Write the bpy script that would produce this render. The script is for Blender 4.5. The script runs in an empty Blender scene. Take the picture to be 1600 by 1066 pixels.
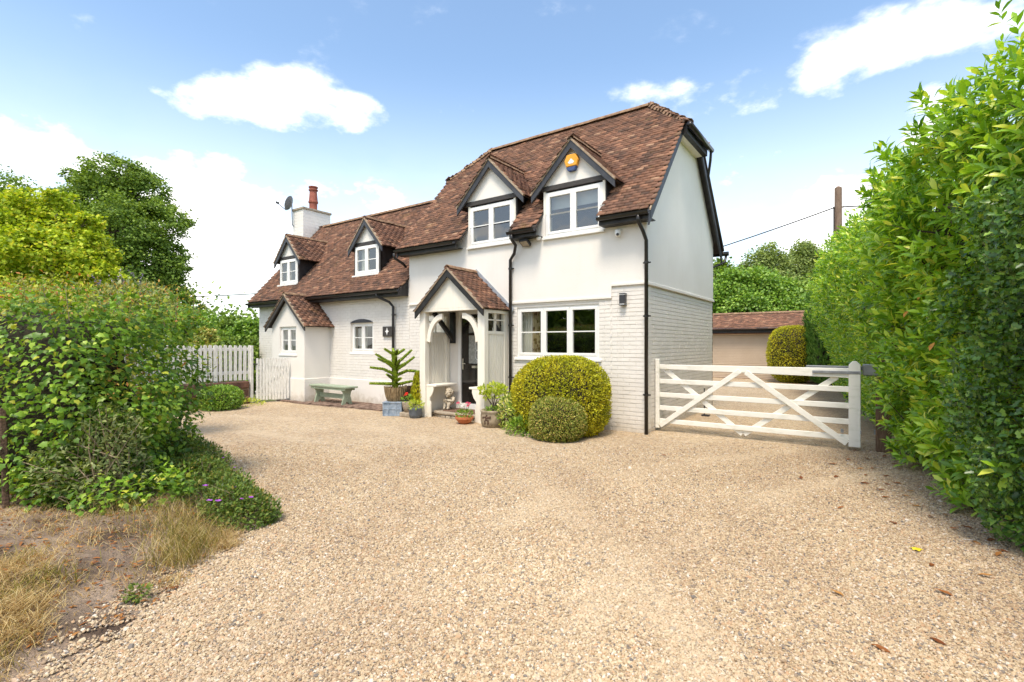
import bpy, bmesh, math, random
import numpy as np
from mathutils import Matrix, Vector

R = math.radians
rng = np.random.default_rng(7)
random.seed(7)
SC = bpy.context.scene
COL = SC.collection

# ------------------------------------------------------------------ camera
CAM = np.array((3.25, -8.66, 1.6))
YAW = R(35.6)
cam = bpy.data.cameras.new('camera')
cam.sensor_width = 36
cam.lens = 17.57
cam.shift_y = 5 / 1600
cam.clip_start = 0.05
cam.clip_end = 3000
co = bpy.data.objects.new('camera', cam)
COL.objects.link(co)
co.location = CAM
co.rotation_euler = (R(90), 0, YAW)
SC.camera = co
FW = np.array((-math.sin(YAW), math.cos(YAW), 0))
RT = np.array((math.cos(YAW), math.sin(YAW), 0))

# ------------------------------------------------------------------ sky, sun, exposure
SUN = Vector((0.16, -0.52, 1.08)).normalized()
SUN_EL = math.asin(SUN.z)
SUN_AZ = math.atan2(SUN.x, SUN.y)
world = bpy.data.worlds.new('World')
SC.world = world
world.use_nodes = True
wt = world.node_tree
for n in list(wt.nodes):
    wt.nodes.remove(n)


def WN(t, **k):
    n = wt.nodes.new(t)
    for a, b in k.items():
        setattr(n, a, b)
    return n


def wmath(op, a, b=None, c=None, clamp=False):
    n = WN('ShaderNodeMath', operation=op, use_clamp=clamp)
    for i, x in enumerate((a, b, c)):
        if x is None:
            continue
        if isinstance(x, (int, float)):
            n.inputs[i].default_value = x
        else:
            wt.links.new(x, n.inputs[i])
    return n.outputs[0]


def wdot(sock, v):
    n = WN('ShaderNodeVectorMath', operation='DOT_PRODUCT')
    wt.links.new(sock, n.inputs[0])
    n.inputs[1].default_value = v
    return n.outputs['Value']


def wstep(x, lo, hi):
    n = WN('ShaderNodeMapRange', interpolation_type='SMOOTHSTEP')
    wt.links.new(x, n.inputs[0])
    n.inputs[1].default_value = lo
    n.inputs[2].default_value = hi
    return n.outputs[0]


tc = WN('ShaderNodeTexCoord').outputs['Generated']
sky = WN('ShaderNodeTexSky', sky_type='NISHITA')
sky.sun_disc = False
sky.sun_elevation = SUN_EL
sky.sun_rotation = SUN_AZ
sky.air_density = 1.0
sky.dust_density = 1.2
sky.ozone_density = 1.3
bg_sky = WN('ShaderNodeBackground')
bg_sky.inputs[1].default_value = 0.112
tint = WN('ShaderNodeMix', data_type='RGBA', blend_type='MULTIPLY')
tint.inputs[0].default_value = 1
tint.inputs[7].default_value = (1.02, 1.05, 1.0, 1)
wt.links.new(sky.outputs[0], tint.inputs[6])
wt.links.new(tint.outputs[2], bg_sky.inputs[0])
zc = wdot(tc, (0, 0, 1))
mp = WN('ShaderNodeMapping')
mp.inputs['Scale'].default_value = (1, 1, 1.9)
wt.links.new(tc, mp.inputs[0])


def wnoise(scale, detail, rough, off=(0, 0, 0)):
    m2 = WN('ShaderNodeMapping')
    m2.inputs['Location'].default_value = off
    wt.links.new(mp.outputs[0], m2.inputs[0])
    n = WN('ShaderNodeTexNoise')
    n.inputs['Scale'].default_value = scale
    n.inputs['Detail'].default_value = detail
    n.inputs['Roughness'].default_value = rough
    wt.links.new(m2.outputs[0], n.inputs['Vector'])
    return n.outputs[0]


puff = wnoise(7.0, 9, 0.58)
wide = wnoise(2.2, 4, 0.5, (3.1, 1.7, 0.4))
# cumulus banks: direction (u right, v up in tangent units about the view axis), half widths, weight
BANKS = [(-0.44, 0.475, .17, .060, 1.1), (-0.62, .49, .10, .035, .52), (-0.70, .225, .62, .155, 1.2), (-.30, .20, .22, .13, .9),
         (0.29, 0.478, .21, .055, .72), (.47, .50, .07, .03, .5), (0.77, .61, .19, .075, 1.0), (.63, .245, .20, .085, 1.35), (.84, .44, .05, .10, .8),
         (-1.0, .43, .10, .05, .45), (.40, .19, .10, .16, .8), (-.02, .24, .30, .05, .3)]
mask = None
for (u, v, a, b, w) in BANKS:
    c = FW + u * RT + v * np.array((0, 0, 1))
    c = c / np.linalg.norm(c)
    e1 = np.cross(c, (0, 0, 1)); e1 /= np.linalg.norm(e1)
    e2 = np.cross(e1, c)
    L = math.sqrt(1 + u * u + v * v)
    a2 = a / L * .92; b2 = b / L
    d1 = wdot(tc, tuple(e1 / a2)); d2 = wdot(tc, tuple(e2 / b2))
    r2 = wmath('ADD', wmath('MULTIPLY', d1, d1), wmath('MULTIPLY', d2, d2))
    fall = wmath('MULTIPLY', wmath('SUBTRACT', 1.0, wmath('MULTIPLY', r2, .55), clamp=True), w)
    front = wmath('GREATER_THAN', wdot(tc, tuple(c)), 0.2)
    fall = wmath('MULTIPLY', fall, front)
    mask = fall if mask is None else wmath('MAXIMUM', mask, fall)
# scattered cumulus round the rest of the sky
behind = wstep(wdot(tc, tuple(FW)), 0.35, -0.05)
mask = wmath('MAXIMUM', mask, wmath('MULTIPLY', wmath('MULTIPLY', wstep(wide, .40, .62), .9), behind))
dens = wmath('ADD', wmath('MULTIPLY', mask, .62), wmath('MULTIPLY', wmath('SUBTRACT', puff, .5), 1.7))
cover = wmath('POWER', wstep(dens, 0.14, 0.70), 1.6)
low = wstep(zc, 0.50, -0.02)                # pale air towards the horizon
cover = wmath('MAXIMUM', cover, wmath('MULTIPLY', low, .58))
ccol = WN('ShaderNodeMix', data_type='RGBA')
ccol.inputs[6].default_value = (.83, .86, .90, 1)
ccol.inputs[7].default_value = (1, .98, .95, 1)
wt.links.new(wstep(wmath('ADD', wide, wmath('MULTIPLY', puff, .5)), .52, .82), ccol.inputs[0])
bg_cl = WN('ShaderNodeBackground')
bg_cl.inputs[1].default_value = 0.78
wt.links.new(ccol.outputs[2], bg_cl.inputs[0])
mixs = WN('ShaderNodeMixShader')
wt.links.new(cover, mixs.inputs[0])
wt.links.new(bg_sky.outputs[0], mixs.inputs[1])
wt.links.new(bg_cl.outputs[0], mixs.inputs[2])
wo = WN('ShaderNodeOutputWorld')
wt.links.new(mixs.outputs[0], wo.inputs[0])

sl = bpy.data.lights.new('sun', 'SUN')
sl.energy = 1.5
sl.angle = R(15)
sl.color = (1, .885, .735)
so = bpy.data.objects.new('sun', sl)
COL.objects.link(so)
so.rotation_euler = SUN.to_track_quat('Z', 'Y').to_euler()
so.location = (-20, -12, 25)

SC.render.engine = 'CYCLES'
SC.view_settings.view_transform = 'Standard'
SC.view_settings.look = 'None'
SC.view_settings.gamma = 1
SC.view_settings.use_curve_mapping = False
SC.view_settings.exposure = 1.4
SC.cycles.max_bounces = 8
SC.cycles.transparent_max_bounces = 12


# ------------------------------------------------------------------ materials
def mat(name):
    m = bpy.data.materials.new(name)
    m.use_nodes = True
    nt = m.node_tree
    return m, nt, nt.nodes['Principled BSDF']


def N(nt, t, **k):
    n = nt.nodes.new(t)
    for a, b in k.items():
        setattr(n, a, b)
    return n


def noise(nt, scale, detail=4, rough=.55, stretch=None):
    g = N(nt, 'ShaderNodeNewGeometry').outputs['Position']
    if stretch:
        mm = N(nt, 'ShaderNodeMapping')
        mm.inputs['Scale'].default_value = stretch
        nt.links.new(g, mm.inputs[0])
        g = mm.outputs[0]
    n = N(nt, 'ShaderNodeTexNoise')
    n.inputs['Scale'].default_value = scale
    n.inputs['Detail'].default_value = detail
    n.inputs['Roughness'].default_value = rough
    nt.links.new(g, n.inputs['Vector'])
    return n.outputs[0]


def ramp(nt, fac, stops, interp='LINEAR'):
    r = N(nt, 'ShaderNodeValToRGB')
    r.color_ramp.interpolation = interp
    el = r.color_ramp.elements
    while len(el) < len(stops):
        el.new(.5)
    for e, (p, c) in zip(el, stops):
        e.position = p
        e.color = (*c, 1)
    nt.links.new(fac, r.inputs[0])
    return r.outputs[0]


def mixc(nt, fac, a, b, mode='MIX'):
    n = N(nt, 'ShaderNodeMix', data_type='RGBA', blend_type=mode)
    for i, x in ((0, fac), (6, a), (7, b)):
        if isinstance(x, (int, float)):
            n.inputs[i].default_value = x
        elif isinstance(x, tuple):
            n.inputs[i].default_value = (*x, 1)
        else:
            nt.links.new(x, n.inputs[i])
    return n.outputs[2]


def bump(nt, bsdf, height, strength=.3, dist=.01):
    b = N(nt, 'ShaderNodeBump')
    b.inputs['Strength'].default_value = strength
    b.inputs['Distance'].default_value = dist
    nt.links.new(height, b.inputs['Height'])
    nt.links.new(b.outputs[0], bsdf.inputs['Normal'])


def pmat(name, c1, c2, scale=6, rough=.6, bstr=.2, bscale=60, bdist=.004, stretch=None, spec=.4, lo=.35, hi=.65, metal=0, detail=5):
    m, nt, b = mat(name)
    nt.links.new(ramp(nt, noise(nt, scale, detail, .6, stretch), [(lo, c1), (hi, c2)]), b.inputs['Base Color'])
    b.inputs['Roughness'].default_value = rough
    b.inputs['Specular IOR Level'].default_value = spec
    b.inputs['Metallic'].default_value = metal
    if bstr:
        bump(nt, b, noise(nt, bscale, 3, .6, stretch), bstr, bdist)
    return m


def rnd_socket(nt):
    """per-piece random number: point attribute on joined meshes, object random on single pieces"""
    a = N(nt, 'ShaderNodeAttribute', attribute_name='rnd').outputs['Fac']
    o = N(nt, 'ShaderNodeObjectInfo').outputs['Random']
    s = N(nt, 'ShaderNodeMath', operation='ADD')
    nt.links.new(a, s.inputs[0]); nt.links.new(o, s.inputs[1])
    f = N(nt, 'ShaderNodeMath', operation='FRACT')
    nt.links.new(s.outputs[0], f.inputs[0])
    return f.outputs[0]


def leafmat(name, stops, rough=.45, spec=.4, trans=.3, tcol=1.5, patch=None, gain=1.55):
    m, nt, b = mat(name)
    c = ramp(nt, rnd_socket(nt), [(p, (min(q[0] * gain, .75), min(q[1] * gain, .75), q[2] * gain * .75)) for p, q in stops])
    if patch:
        c = mixc(nt, ramp(nt, noise(nt, patch[0], 2), [(.42, (0, 0, 0)), (.62, (1, 1, 1))]), c, mixc(nt, 1.0, c, patch[1], 'MULTIPLY'))
    nt.links.new(c, b.inputs['Base Color'])
    b.inputs['Roughness'].default_value = rough
    b.inputs['Specular IOR Level'].default_value = spec
    t = N(nt, 'ShaderNodeBsdfTranslucent')
    nt.links.new(mixc(nt, 1.0, c, (tcol, tcol * .95, tcol * .4), 'MULTIPLY'), t.inputs[0])
    mx = N(nt, 'ShaderNodeMixShader')
    mx.inputs[0].default_value = trans
    nt.links.new(b.outputs[0], mx.inputs[1]); nt.links.new(t.outputs[0], mx.inputs[2])
    nt.links.new(mx.outputs[0], nt.nodes['Material Output'].inputs[0])
    return m


M = {}
def weathered(name, c1, c2, scale, rough, bstr, bscale, bdist):
    m, nt, b = mat(name)
    c = ramp(nt, noise(nt, scale, 5, .6), [(.35, c1), (.65, c2)])
    # rain streaks: narrow, tall stains; mud splash and algae with a ragged upper edge along the foot of the wall
    st = ramp(nt, noise(nt, 1.0, 5, .6, (5.5, 5.5, .35)), [(.55, (0, 0, 0)), (.75, (.16, .16, .16))])
    c = mixc(nt, st, c, mixc(nt, 1.0, c, (.80, .775, .72), 'MULTIPLY'))
    sp = N(nt, 'ShaderNodeSeparateXYZ'); nt.links.new(N(nt, 'ShaderNodeNewGeometry').outputs['Position'], sp.inputs[0])
    h = N(nt, 'ShaderNodeMath', operation='MULTIPLY_ADD'); nt.links.new(noise(nt, 5, 5, .7), h.inputs[0]); h.inputs[1].default_value = -.75; nt.links.new(sp.outputs[2], h.inputs[2])
    mr = N(nt, 'ShaderNodeMapRange'); nt.links.new(h.outputs[0], mr.inputs[0]); mr.inputs[1].default_value = -.12; mr.inputs[2].default_value = -.42; mr.inputs[4].default_value = .75
    c = mixc(nt, mr.outputs[0], c, (.46, .40, .31))
    nt.links.new(c, b.inputs['Base Color'])
    b.inputs['Roughness'].default_value = rough
    b.inputs['Specular IOR Level'].default_value = .25
    bump(nt, b, noise(nt, bscale, 3, .6), bstr, bdist)
    return m


M['paint'] = weathered('white_masonry_paint', (.79, .75, .69), (.83, .79, .735), 1.3, .75, .22, 90, .004)
M['render'] = weathered('white_render', (.785, .745, .685), (.83, .795, .74), .8, .8, .35, 40, .006)
M['brickpaint'] = weathered('white_painted_brick', (.765, .725, .67), (.825, .785, .73), 3.2, .7, .45, 38, .006)
M['white'] = pmat('white_gloss', (.82, .81, .78), (.86, .85, .82), 3, .35, .05, 80, .002, spec=.5)
M['cream'] = pmat('cream_joinery_paint', (.80, .755, .65), (.85, .81, .72), 2.5, .5, .12, 50, .003, (6, 6, 1), spec=.4)
M['gatepaint'] = pmat('white_gate_paint', (.66, .655, .56), (.83, .81, .74), 2.6, .5, .25, 50, .003, (1.5, 6, 6), spec=.35, lo=.25, hi=.5)
M['picketpaint'] = pmat('white_fence_paint', (.62, .60, .54), (.86, .84, .79), 7, .6, .2, 60, .003, (5, 5, 1.2), spec=.3)
M['black'] = pmat('black_timber', (.012, .011, .011), (.03, .028, .027), 8, .5, .25, 60, .003, spec=.4)
M['slate'] = pmat('dark_grey_barge', (.035, .037, .045), (.06, .062, .07), 6, .5, .2, 60, .003, spec=.4)
M['blackplastic'] = pmat('black_gutter_plastic', (.014, .012, .011), (.024, .021, .02), 5, .32, .05, 60, .001, spec=.5)
M['tie'] = pmat('brown_black_beam', (.035, .03, .028), (.065, .058, .053), 9, .6, .3, 50, .003, (1, 6, 6))
M['interior'] = pmat('room_plaster', (.26, .22, .17), (.31, .27, .21), 2, .9, 0)  # browner than white plaster, puts indoor shade into the wall colour
M['floorshade'] = pmat('room_floor_and_shade', (.05, .035, .025), (.08, .055, .035), 3, .6, 0)  # floor brown, also on ceilings and a partition darkened to suggest unlit rooms
M['mortar'] = pmat('lime_mortar', (.30, .22, .15), (.44, .34, .24), 14, .9, .7, 50, .01)
M['underlay'] = pmat('roof_boarding', (.035, .028, .024), (.05, .04, .034), 5, .9, 0)
M['curtain'] = pmat('cream_curtain', (.74, .70, .62), (.82, .78, .70), 30, .9, 0, stretch=(1, 1, .02))
M['blind'] = pmat('pale_blind', (.55, .53, .50), (.62, .60, .57), 3, .8, 0)
M['stone'] = pmat('weathered_stone', (.27, .22, .16), (.46, .39, .30), 9, .9, .8, 40, .012)
M['statue'] = pmat('cast_stone', (.38, .32, .23), (.58, .51, .40), 12, .9, .6, 70, .006)
M['terracotta'] = pmat('terracotta_pot', (.42, .13, .05), (.55, .20, .085), 7, .75, .2, 60, .003)
M['chimneypot'] = pmat('red_chimney_pot', (.24, .07, .045), (.36, .12, .08), 7, .75, .3, 40, .004)
M['stonepot'] = pmat('stoneware_pot', (.22, .17, .11), (.38, .31, .22), 8, .8, .5, 50, .006)
M['lead'] = pmat('blue_grey_lead', (.16, .22, .30), (.34, .40, .47), 10, .6, .5, 45, .005, spec=.5)
M['greypot'] = pmat('slate_pot', (.09, .11, .13), (.15, .17, .20), 8, .6, .2, 50, .003)
M['wicker'] = pmat('wicker', (.16, .11, .055), (.40, .29, .16), 26, .85, 1.0, 40, .02, (1, 1, .25))
M['trough'] = pmat('old_dark_timber', (.05, .028, .018), (.16, .10, .065), 9, .85, .6, 40, .01, (1, 6, 6))
M['bench'] = pmat('sage_green_paint', (.25, .31, .22), (.36, .42, .31), 6, .6, .25, 50, .003, (1, 5, 5))
M['post'] = pmat('weathered_brown_post', (.10, .055, .032), (.21, .135, .085), 8, .85, .5, 45, .006, (6, 6, .8))
M['pole'] = pmat('grey_brown_pole', (.16, .10, .07), (.27, .19, .14), 6, .9, .5, 40, .01, (6, 6, .7))
M['galv'] = pmat('galvanised_steel', (.26, .27, .29), (.36, .37, .39), 12, .45, .1, 60, .001, metal=.6)
M['greyplastic'] = pmat('grey_plastic', (.16, .17, .18), (.21, .22, .23), 6, .45, .05)
M['darkgrey'] = pmat('anthracite', (.03, .03, .033), (.05, .05, .053), 5, .4, .05)
M['bark'] = pmat('bark', (.05, .036, .025), (.13, .10, .075), 9, .95, .8, 30, .02, (4, 4, .7))
M['paleBark'] = pmat('pale_bark', (.22, .19, .15), (.42, .38, .32), 7, .9, .6, 30, .01, (4, 4, 2))
M['twig'] = pmat('twig_shade_fill', (.018, .017, .009), (.05, .042, .024), 20, .95, .8, 30, .03)  # near-black brown, twig colour with the shade inside foliage put in
M['drytwig'] = pmat('dry_twigs', (.20, .15, .09), (.38, .30, .20), 20, .9, .3, 40, .005)
M['shutter'] = pmat('beige_roller_door', (.60, .48, .36), (.64, .52, .395), 2, .5, .04)
M['soil'] = pmat('dry_soil', (.085, .055, .036), (.40, .30, .215), 1.9, .95, .9, 55, .03, detail=8)
M['yellow'] = pmat('alarm_yellow', (.80, .33, .02), (.86, .40, .04), 4, .4, 0)
M['blue'] = pmat('alarm_blue', (.03, .06, .16), (.05, .08, .20), 4, .4, 0)
M['wire'] = pmat('cable_black', (.012, .012, .013), (.02, .02, .02), 5, .6, 0)
M['soilpot'] = pmat('potting_soil', (.03, .022, .015), (.06, .045, .03), 20, .95, .5)
M['mat'] = pmat('doormat', (.13, .075, .05), (.22, .13, .09), 30, .95, .8, 80, .01)
M['emblem'] = pmat('emblem_white', (.78, .78, .76), (.82, .82, .80), 4, .5, 0)
M['leadflash'] = pmat('lead_flashing', (.25, .28, .32), (.36, .39, .43), 6, .5, .2, 30, .004)

TS = [(0.0, (.115, .070, .054)), (.15, (.17, .094, .066)), (.35, (.225, .118, .078)), (.55, (.27, .134, .084)), (.72, (.21, .112, .078)), (.86, (.30, .155, .10)), (.95, (.39, .195, .12)), (1.0, (.44, .265, .17))]


def tilemat():
    m, nt, b = mat('clay_tile')
    c = ramp(nt, rnd_socket(nt), TS)
    c = mixc(nt, ramp(nt, noise(nt, 1.1, 5, .6), [(.42, (0, 0, 0)), (.70, (.75, .75, .75))]), c, mixc(nt, 1.0, c, (.66, .70, .74), 'MULTIPLY'))
    c = mixc(nt, ramp(nt, noise(nt, 1.0, 5, .6, (4.5, .7, .7)), [(.50, (0, 0, 0)), (.72, (.8, .8, .8))]), c, mixc(nt, 1.0, c, (.62, .60, .56), 'MULTIPLY'))
    c = mixc(nt, ramp(nt, noise(nt, 2.3, 6, .7), [(.60, (0, 0, 0)), (.72, (.55, .55, .55))]), c, (.30, .20, .08))
    c = mixc(nt, ramp(nt, noise(nt, 9, 6, .65), [(.60, (0, 0, 0)), (.74, (.7, .7, .7))]), c, (.30, .23, .13))
    c = mixc(nt, ramp(nt, noise(nt, 38, 4, .6), [(.62, (0, 0, 0)), (.80, (.5, .5, .5))]), c, (.36, .31, .24))
    nt.links.new(c, b.inputs['Base Color'])
    b.inputs['Roughness'].default_value = .85
    b.inputs['Specular IOR Level'].default_value = .25
    bump(nt, b, noise(nt, 60, 4), .5, .006)
    return m


M['tile'] = tilemat()
M['ridgetile'] = pmat('ridge_tile_clay', (.17, .095, .06), (.36, .235, .14), 9, .9, .6, 40, .01)

LAUREL = [(0, (.052, .115, .013)), (.3, (.095, .18, .018)), (.6, (.16, .26, .026)), (.82, (.24, .34, .045)), (.97, (.34, .41, .075)), (1, (.5, .38, .05))]
M['laurel'] = leafmat('laurel_leaf', LAUREL, .32, .45, .28, 1.5, gain=2.15)
M['holly'] = leafmat('holly_leaf', [(0, (.02, .05, .012)), (.5, (.045, .10, .018)), (.85, (.085, .16, .03)), (1, (.16, .24, .05))], .32, .5, .22, gain=2.0)
M['ivy'] = leafmat('ivy_leaf', [(0, (.045, .10, .016)), (.35, (.10, .19, .025)), (.7, (.17, .28, .035)), (.9, (.25, .34, .05)), (1, (.40, .38, .06))], .40, .35, .3, 1.5, (2.2, (.62, .66, .7)), gain=1.65)
M['hawthorn'] = leafmat('hawthorn_leaf', [(0, (.07, .09, .02)), (.35, (.15, .16, .035)), (.65, (.22, .22, .05)), (.85, (.27, .19, .06)), (1, (.30, .09, .04))], .5, .3, .3, gain=1.75)
M['privet'] = leafmat('privet_leaf', [(0, (.05, .07, .03)), (.5, (.11, .14, .06)), (1, (.20, .22, .11))], .5, .35, .25, gain=1.7)
M['golden'] = leafmat('golden_yew_leaf', [(0, (.10, .10, .008)), (.4, (.24, .22, .012)), (.75, (.37, .33, .02)), (1, (.48, .42, .045))], .5, .3, .3, 1.4, (2.6, (.75, .84, .8)), gain=1.9)
M['box'] = leafmat('box_leaf', [(0, (.06, .08, .02)), (.45, (.13, .16, .035)), (.75, (.22, .22, .06)), (1, (.36, .26, .14))], .5, .3, .25, gain=2.1)
M['euonymus'] = leafmat('variegated_leaf', [(0, (.07, .12, .025)), (.4, (.16, .24, .04)), (.65, (.28, .34, .07)), (.8, (.50, .45, .17)), (1, (.55, .50, .26))], .4, .45, .22)
M['greenleaf'] = leafmat('fresh_leaf', [(0, (.06, .12, .02)), (.5, (.12, .22, .035)), (1, (.24, .34, .07))], .45, .4, .28)
M['limeleaf'] = leafmat('lime_leaf', [(0, (.16, .22, .03)), (.5, (.30, .36, .05)), (1, (.42, .45, .09))], .45, .4, .3)
M['maple'] = leafmat('golden_maple_leaf', [(0, (.10, .15, .012)), (.4, (.20, .27, .02)), (.8, (.32, .37, .035)), (1, (.46, .36, .06))], .55, .25, .35, 1.3, gain=1.8)
M['oakleaf'] = leafmat('oak_leaf', [(0, (.035, .06, .014)), (.5, (.075, .12, .025)), (1, (.14, .19, .045))], .55, .25, .32, gain=2.3)
M['birchleaf'] = leafmat('birch_leaf', [(0, (.07, .10, .04)), (.5, (.13, .17, .065)), (1, (.21, .25, .11))], .55, .25, .35, gain=1.9)
M['conifer'] = leafmat('conifer_spray', [(0, (.03, .08, .016)), (.5, (.065, .15, .03)), (1, (.12, .22, .05))], .6, .2, .2)
M['araucaria'] = leafmat('monkey_puzzle_scale', [(0, (.06, .10, .015)), (.5, (.14, .20, .03)), (1, (.27, .32, .05))], .45, .35, .25, gain=2.1)
M['gerleaf'] = leafmat('cranesbill_leaf', [(0, (.045, .08, .02)), (.5, (.10, .16, .035)), (.85, (.16, .22, .05)), (1, (.25, .17, .06))], .5, .3, .3, gain=1.3)
M['strawgrass'] = leafmat('straw_grass', [(0, (.26, .16, .09)), (.4, (.46, .32, .19)), (.75, (.60, .45, .28)), (1, (.68, .56, .40))], .7, .2, .25, 1.1, gain=1.15)
M['olivegrass'] = leafmat('olive_grass', [(0, (.11, .12, .025)), (.5, (.24, .22, .05)), (.8, (.36, .29, .09)), (1, (.45, .36, .17))], .7, .2, .25, 1.2, gain=1.0)
M['deadleaf'] = leafmat('dead_leaf', [(0, (.16, .05, .018)), (.5, (.27, .10, .035)), (1, (.38, .19, .075))], .6, .3, .15, 1.2, gain=1.2)
M['orangeleaf'] = pmat('orange_leaf', (.65, .22, .025), (.75, .35, .06), 20, .5, 0)
M['yellowleaf'] = pmat('yellow_leaf', (.75, .55, .02), (.80, .66, .05), 20, .5, 0)
M['purple'] = pmat('purple_petal', (.26, .05, .36), (.40, .11, .52), 30, .6, 0)
M['lilac'] = pmat('lilac_petal', (.36, .26, .45), (.55, .44, .62), 30, .6, 0)
M['redpetal'] = pmat('red_petal', (.62, .02, .012), (.75, .05, .02), 30, .6, 0)
M['pinkpetal'] = pmat('pink_petal', (.62, .03, .12), (.78, .22, .30), 40, .6, 0)
M['whitepetal'] = pmat('white_petal', (.80, .72, .66), (.85, .80, .74), 40, .6, 0)


def glassmat():
    m, nt, b = mat('window_glass')
    nt.nodes.remove(b)
    fr = N(nt, 'ShaderNodeFresnel')
    io = N(nt, 'ShaderNodeMapRange'); io.inputs[3].default_value = 2.4; io.inputs[4].default_value = 1 / 2.4
    nt.links.new(N(nt, 'ShaderNodeNewGeometry').outputs['Backfacing'], io.inputs[0]); nt.links.new(io.outputs[0], fr.inputs[0])
    g = N(nt, 'ShaderNodeBsdfGlossy'); g.inputs['Roughness'].default_value = .015
    bp = N(nt, 'ShaderNodeBump'); bp.inputs['Strength'].default_value = .12; bp.inputs['Distance'].default_value = .02
    nt.links.new(noise(nt, 2.6, 1), bp.inputs['Height']); nt.links.new(bp.outputs[0], g.inputs['Normal'])
    t = N(nt, 'ShaderNodeBsdfTransparent'); t.inputs[0].default_value = (.80, .84, .82, 1)
    mx = N(nt, 'ShaderNodeMixShader')
    nt.links.new(fr.outputs[0], mx.inputs[0]); nt.links.new(t.outputs[0], mx.inputs[1]); nt.links.new(g.outputs[0], mx.inputs[2])
    nt.links.new(mx.outputs[0], nt.nodes['Material Output'].inputs[0])
    return m


M['glass'] = glassmat()


def curtainmat():
    m, nt, b = mat('patterned_curtain')
    v = N(nt, 'ShaderNodeTexVoronoi'); v.inputs['Scale'].default_value = 9
    nt.links.new(N(nt, 'ShaderNodeNewGeometry').outputs['Position'], v.inputs['Vector'])
    nt.links.new(ramp(nt, v.outputs[0], [(.25, (.20, .10, .05)), (.45, (.55, .42, .26))]), b.inputs['Base Color'])
    b.inputs['Roughness'].default_value = .9
    return m


M['pattern'] = curtainmat()

GR = [(0, (.17, .155, .14)), (.05, (.22, .19, .16)), (.12, (.34, .25, .165)), (.30, (.47, .345, .205)), (.52, (.56, .44, .28)), (.74, (.63, .52, .355)), (.88, (.48, .29, .155)), (.95, (.66, .575, .455)), (1.0, (.72, .66, .57))]


def drive_wear(nt, c):
    """wheel tracks where the stones are worn finer and paler, leaf mould and dirt along the hedge foot"""
    pos = N(nt, 'ShaderNodeNewGeometry').outputs['Position']
    def m(op, a, b=0.0, cc=None):
        n = N(nt, 'ShaderNodeMath', operation=op)
        for i, x in enumerate((a, b) if cc is None else (a, b, cc)):
            if isinstance(x, (int, float)): n.inputs[i].default_value = x
            else: nt.links.new(x, n.inputs[i])
        return n.outputs[0]
    def step(x, lo, hi):
        n = N(nt, 'ShaderNodeMapRange', interpolation_type='SMOOTHSTEP')
        nt.links.new(x, n.inputs[0]); n.inputs[1].default_value = lo; n.inputs[2].default_value = hi
        return n.outputs[0]
    wob = noise(nt, .8, 3)
    tr = None
    for cx, cy, rad in ((-4.6, -11.2, 7.3), (-4.6, -11.2, 8.75), (9.5, -5.5, 7.6), (9.5, -5.5, 9.0)):
        d = N(nt, 'ShaderNodeVectorMath', operation='DISTANCE'); nt.links.new(pos, d.inputs[0]); d.inputs[1].default_value = (cx, cy, 0)
        e = m('ABSOLUTE', m('SUBTRACT', m('MULTIPLY_ADD', wob, .5, d.outputs['Value']), rad + .25))
        f = step(e, .30, .04)
        tr = f if tr is None else m('MAXIMUM', tr, f)
    tr = m('MULTIPLY', tr, step(noise(nt, .45, 3), .38, .62))
    c = mixc(nt, m('MULTIPLY', tr, .8), c, mixc(nt, .55, c, (.60, .48, .33)))
    sp = N(nt, 'ShaderNodeSeparateXYZ'); nt.links.new(pos, sp.inputs[0])
    h = m('ADD', sp.outputs[0], m('MULTIPLY', sp.outputs[1], .22))
    dirt = m('MULTIPLY', step(m('ADD', h, m('MULTIPLY_ADD', noise(nt, 2.2, 5, .65), 1.8, -.9)), 2.5, 4.2), .6)
    c = mixc(nt, dirt, c, mixc(nt, 1.0, c, (.60, .53, .50), 'MULTIPLY'))
    return c


def gravelsheet():
    m, nt, b = mat('gravel_bed')
    pos = N(nt, 'ShaderNodeNewGeometry').outputs['Position']
    v = N(nt, 'ShaderNodeTexVoronoi'); v.inputs['Scale'].default_value = 62
    nt.links.new(pos, v.inputs['Vector'])
    sp = N(nt, 'ShaderNodeSeparateColor'); nt.links.new(v.outputs['Color'], sp.inputs[0])
    c = ramp(nt, sp.outputs[0], GR)
    v2 = N(nt, 'ShaderNodeTexVoronoi'); v2.inputs['Scale'].default_value = 23
    nt.links.new(pos, v2.inputs['Vector'])
    sp2 = N(nt, 'ShaderNodeSeparateColor'); nt.links.new(v2.outputs['Color'], sp2.inputs[0])
    c2 = ramp(nt, sp2.outputs[1], GR)
    c = mixc(nt, .35, c, c2)
    c = mixc(nt, ramp(nt, noise(nt, .55, 6, .6), [(.38, (0, 0, 0)), (.68, (.8, .8, .8))]), c, mixc(nt, 1.0, c, (.80, .76, .74), 'MULTIPLY'))
    c = mixc(nt, ramp(nt, noise(nt, 5.5, 5, .7), [(.50, (0, 0, 0)), (.72, (.55, .55, .55))]), c, mixc(nt, 1.0, c, (.74, .70, .67), 'MULTIPLY'))
    c = drive_wear(nt, c)
    nt.links.new(c, b.inputs['Base Color'])
    b.inputs['Roughness'].default_value = .85
    b.inputs['Specular IOR Level'].default_value = .3
    h = N(nt, 'ShaderNodeMath', operation='MULTIPLY_ADD'); h.inputs[1].default_value = -1.0; h.inputs[2].default_value = 1
    nt.links.new(v.outputs['Distance'], h.inputs[0])
    h2 = N(nt, 'ShaderNodeMath', operation='ADD'); nt.links.new(h.outputs[0], h2.inputs[0]); nt.links.new(noise(nt, 16, 4, .7), h2.inputs[1])
    bump(nt, b, h2.outputs[0], .8, .014)
    return m


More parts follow.
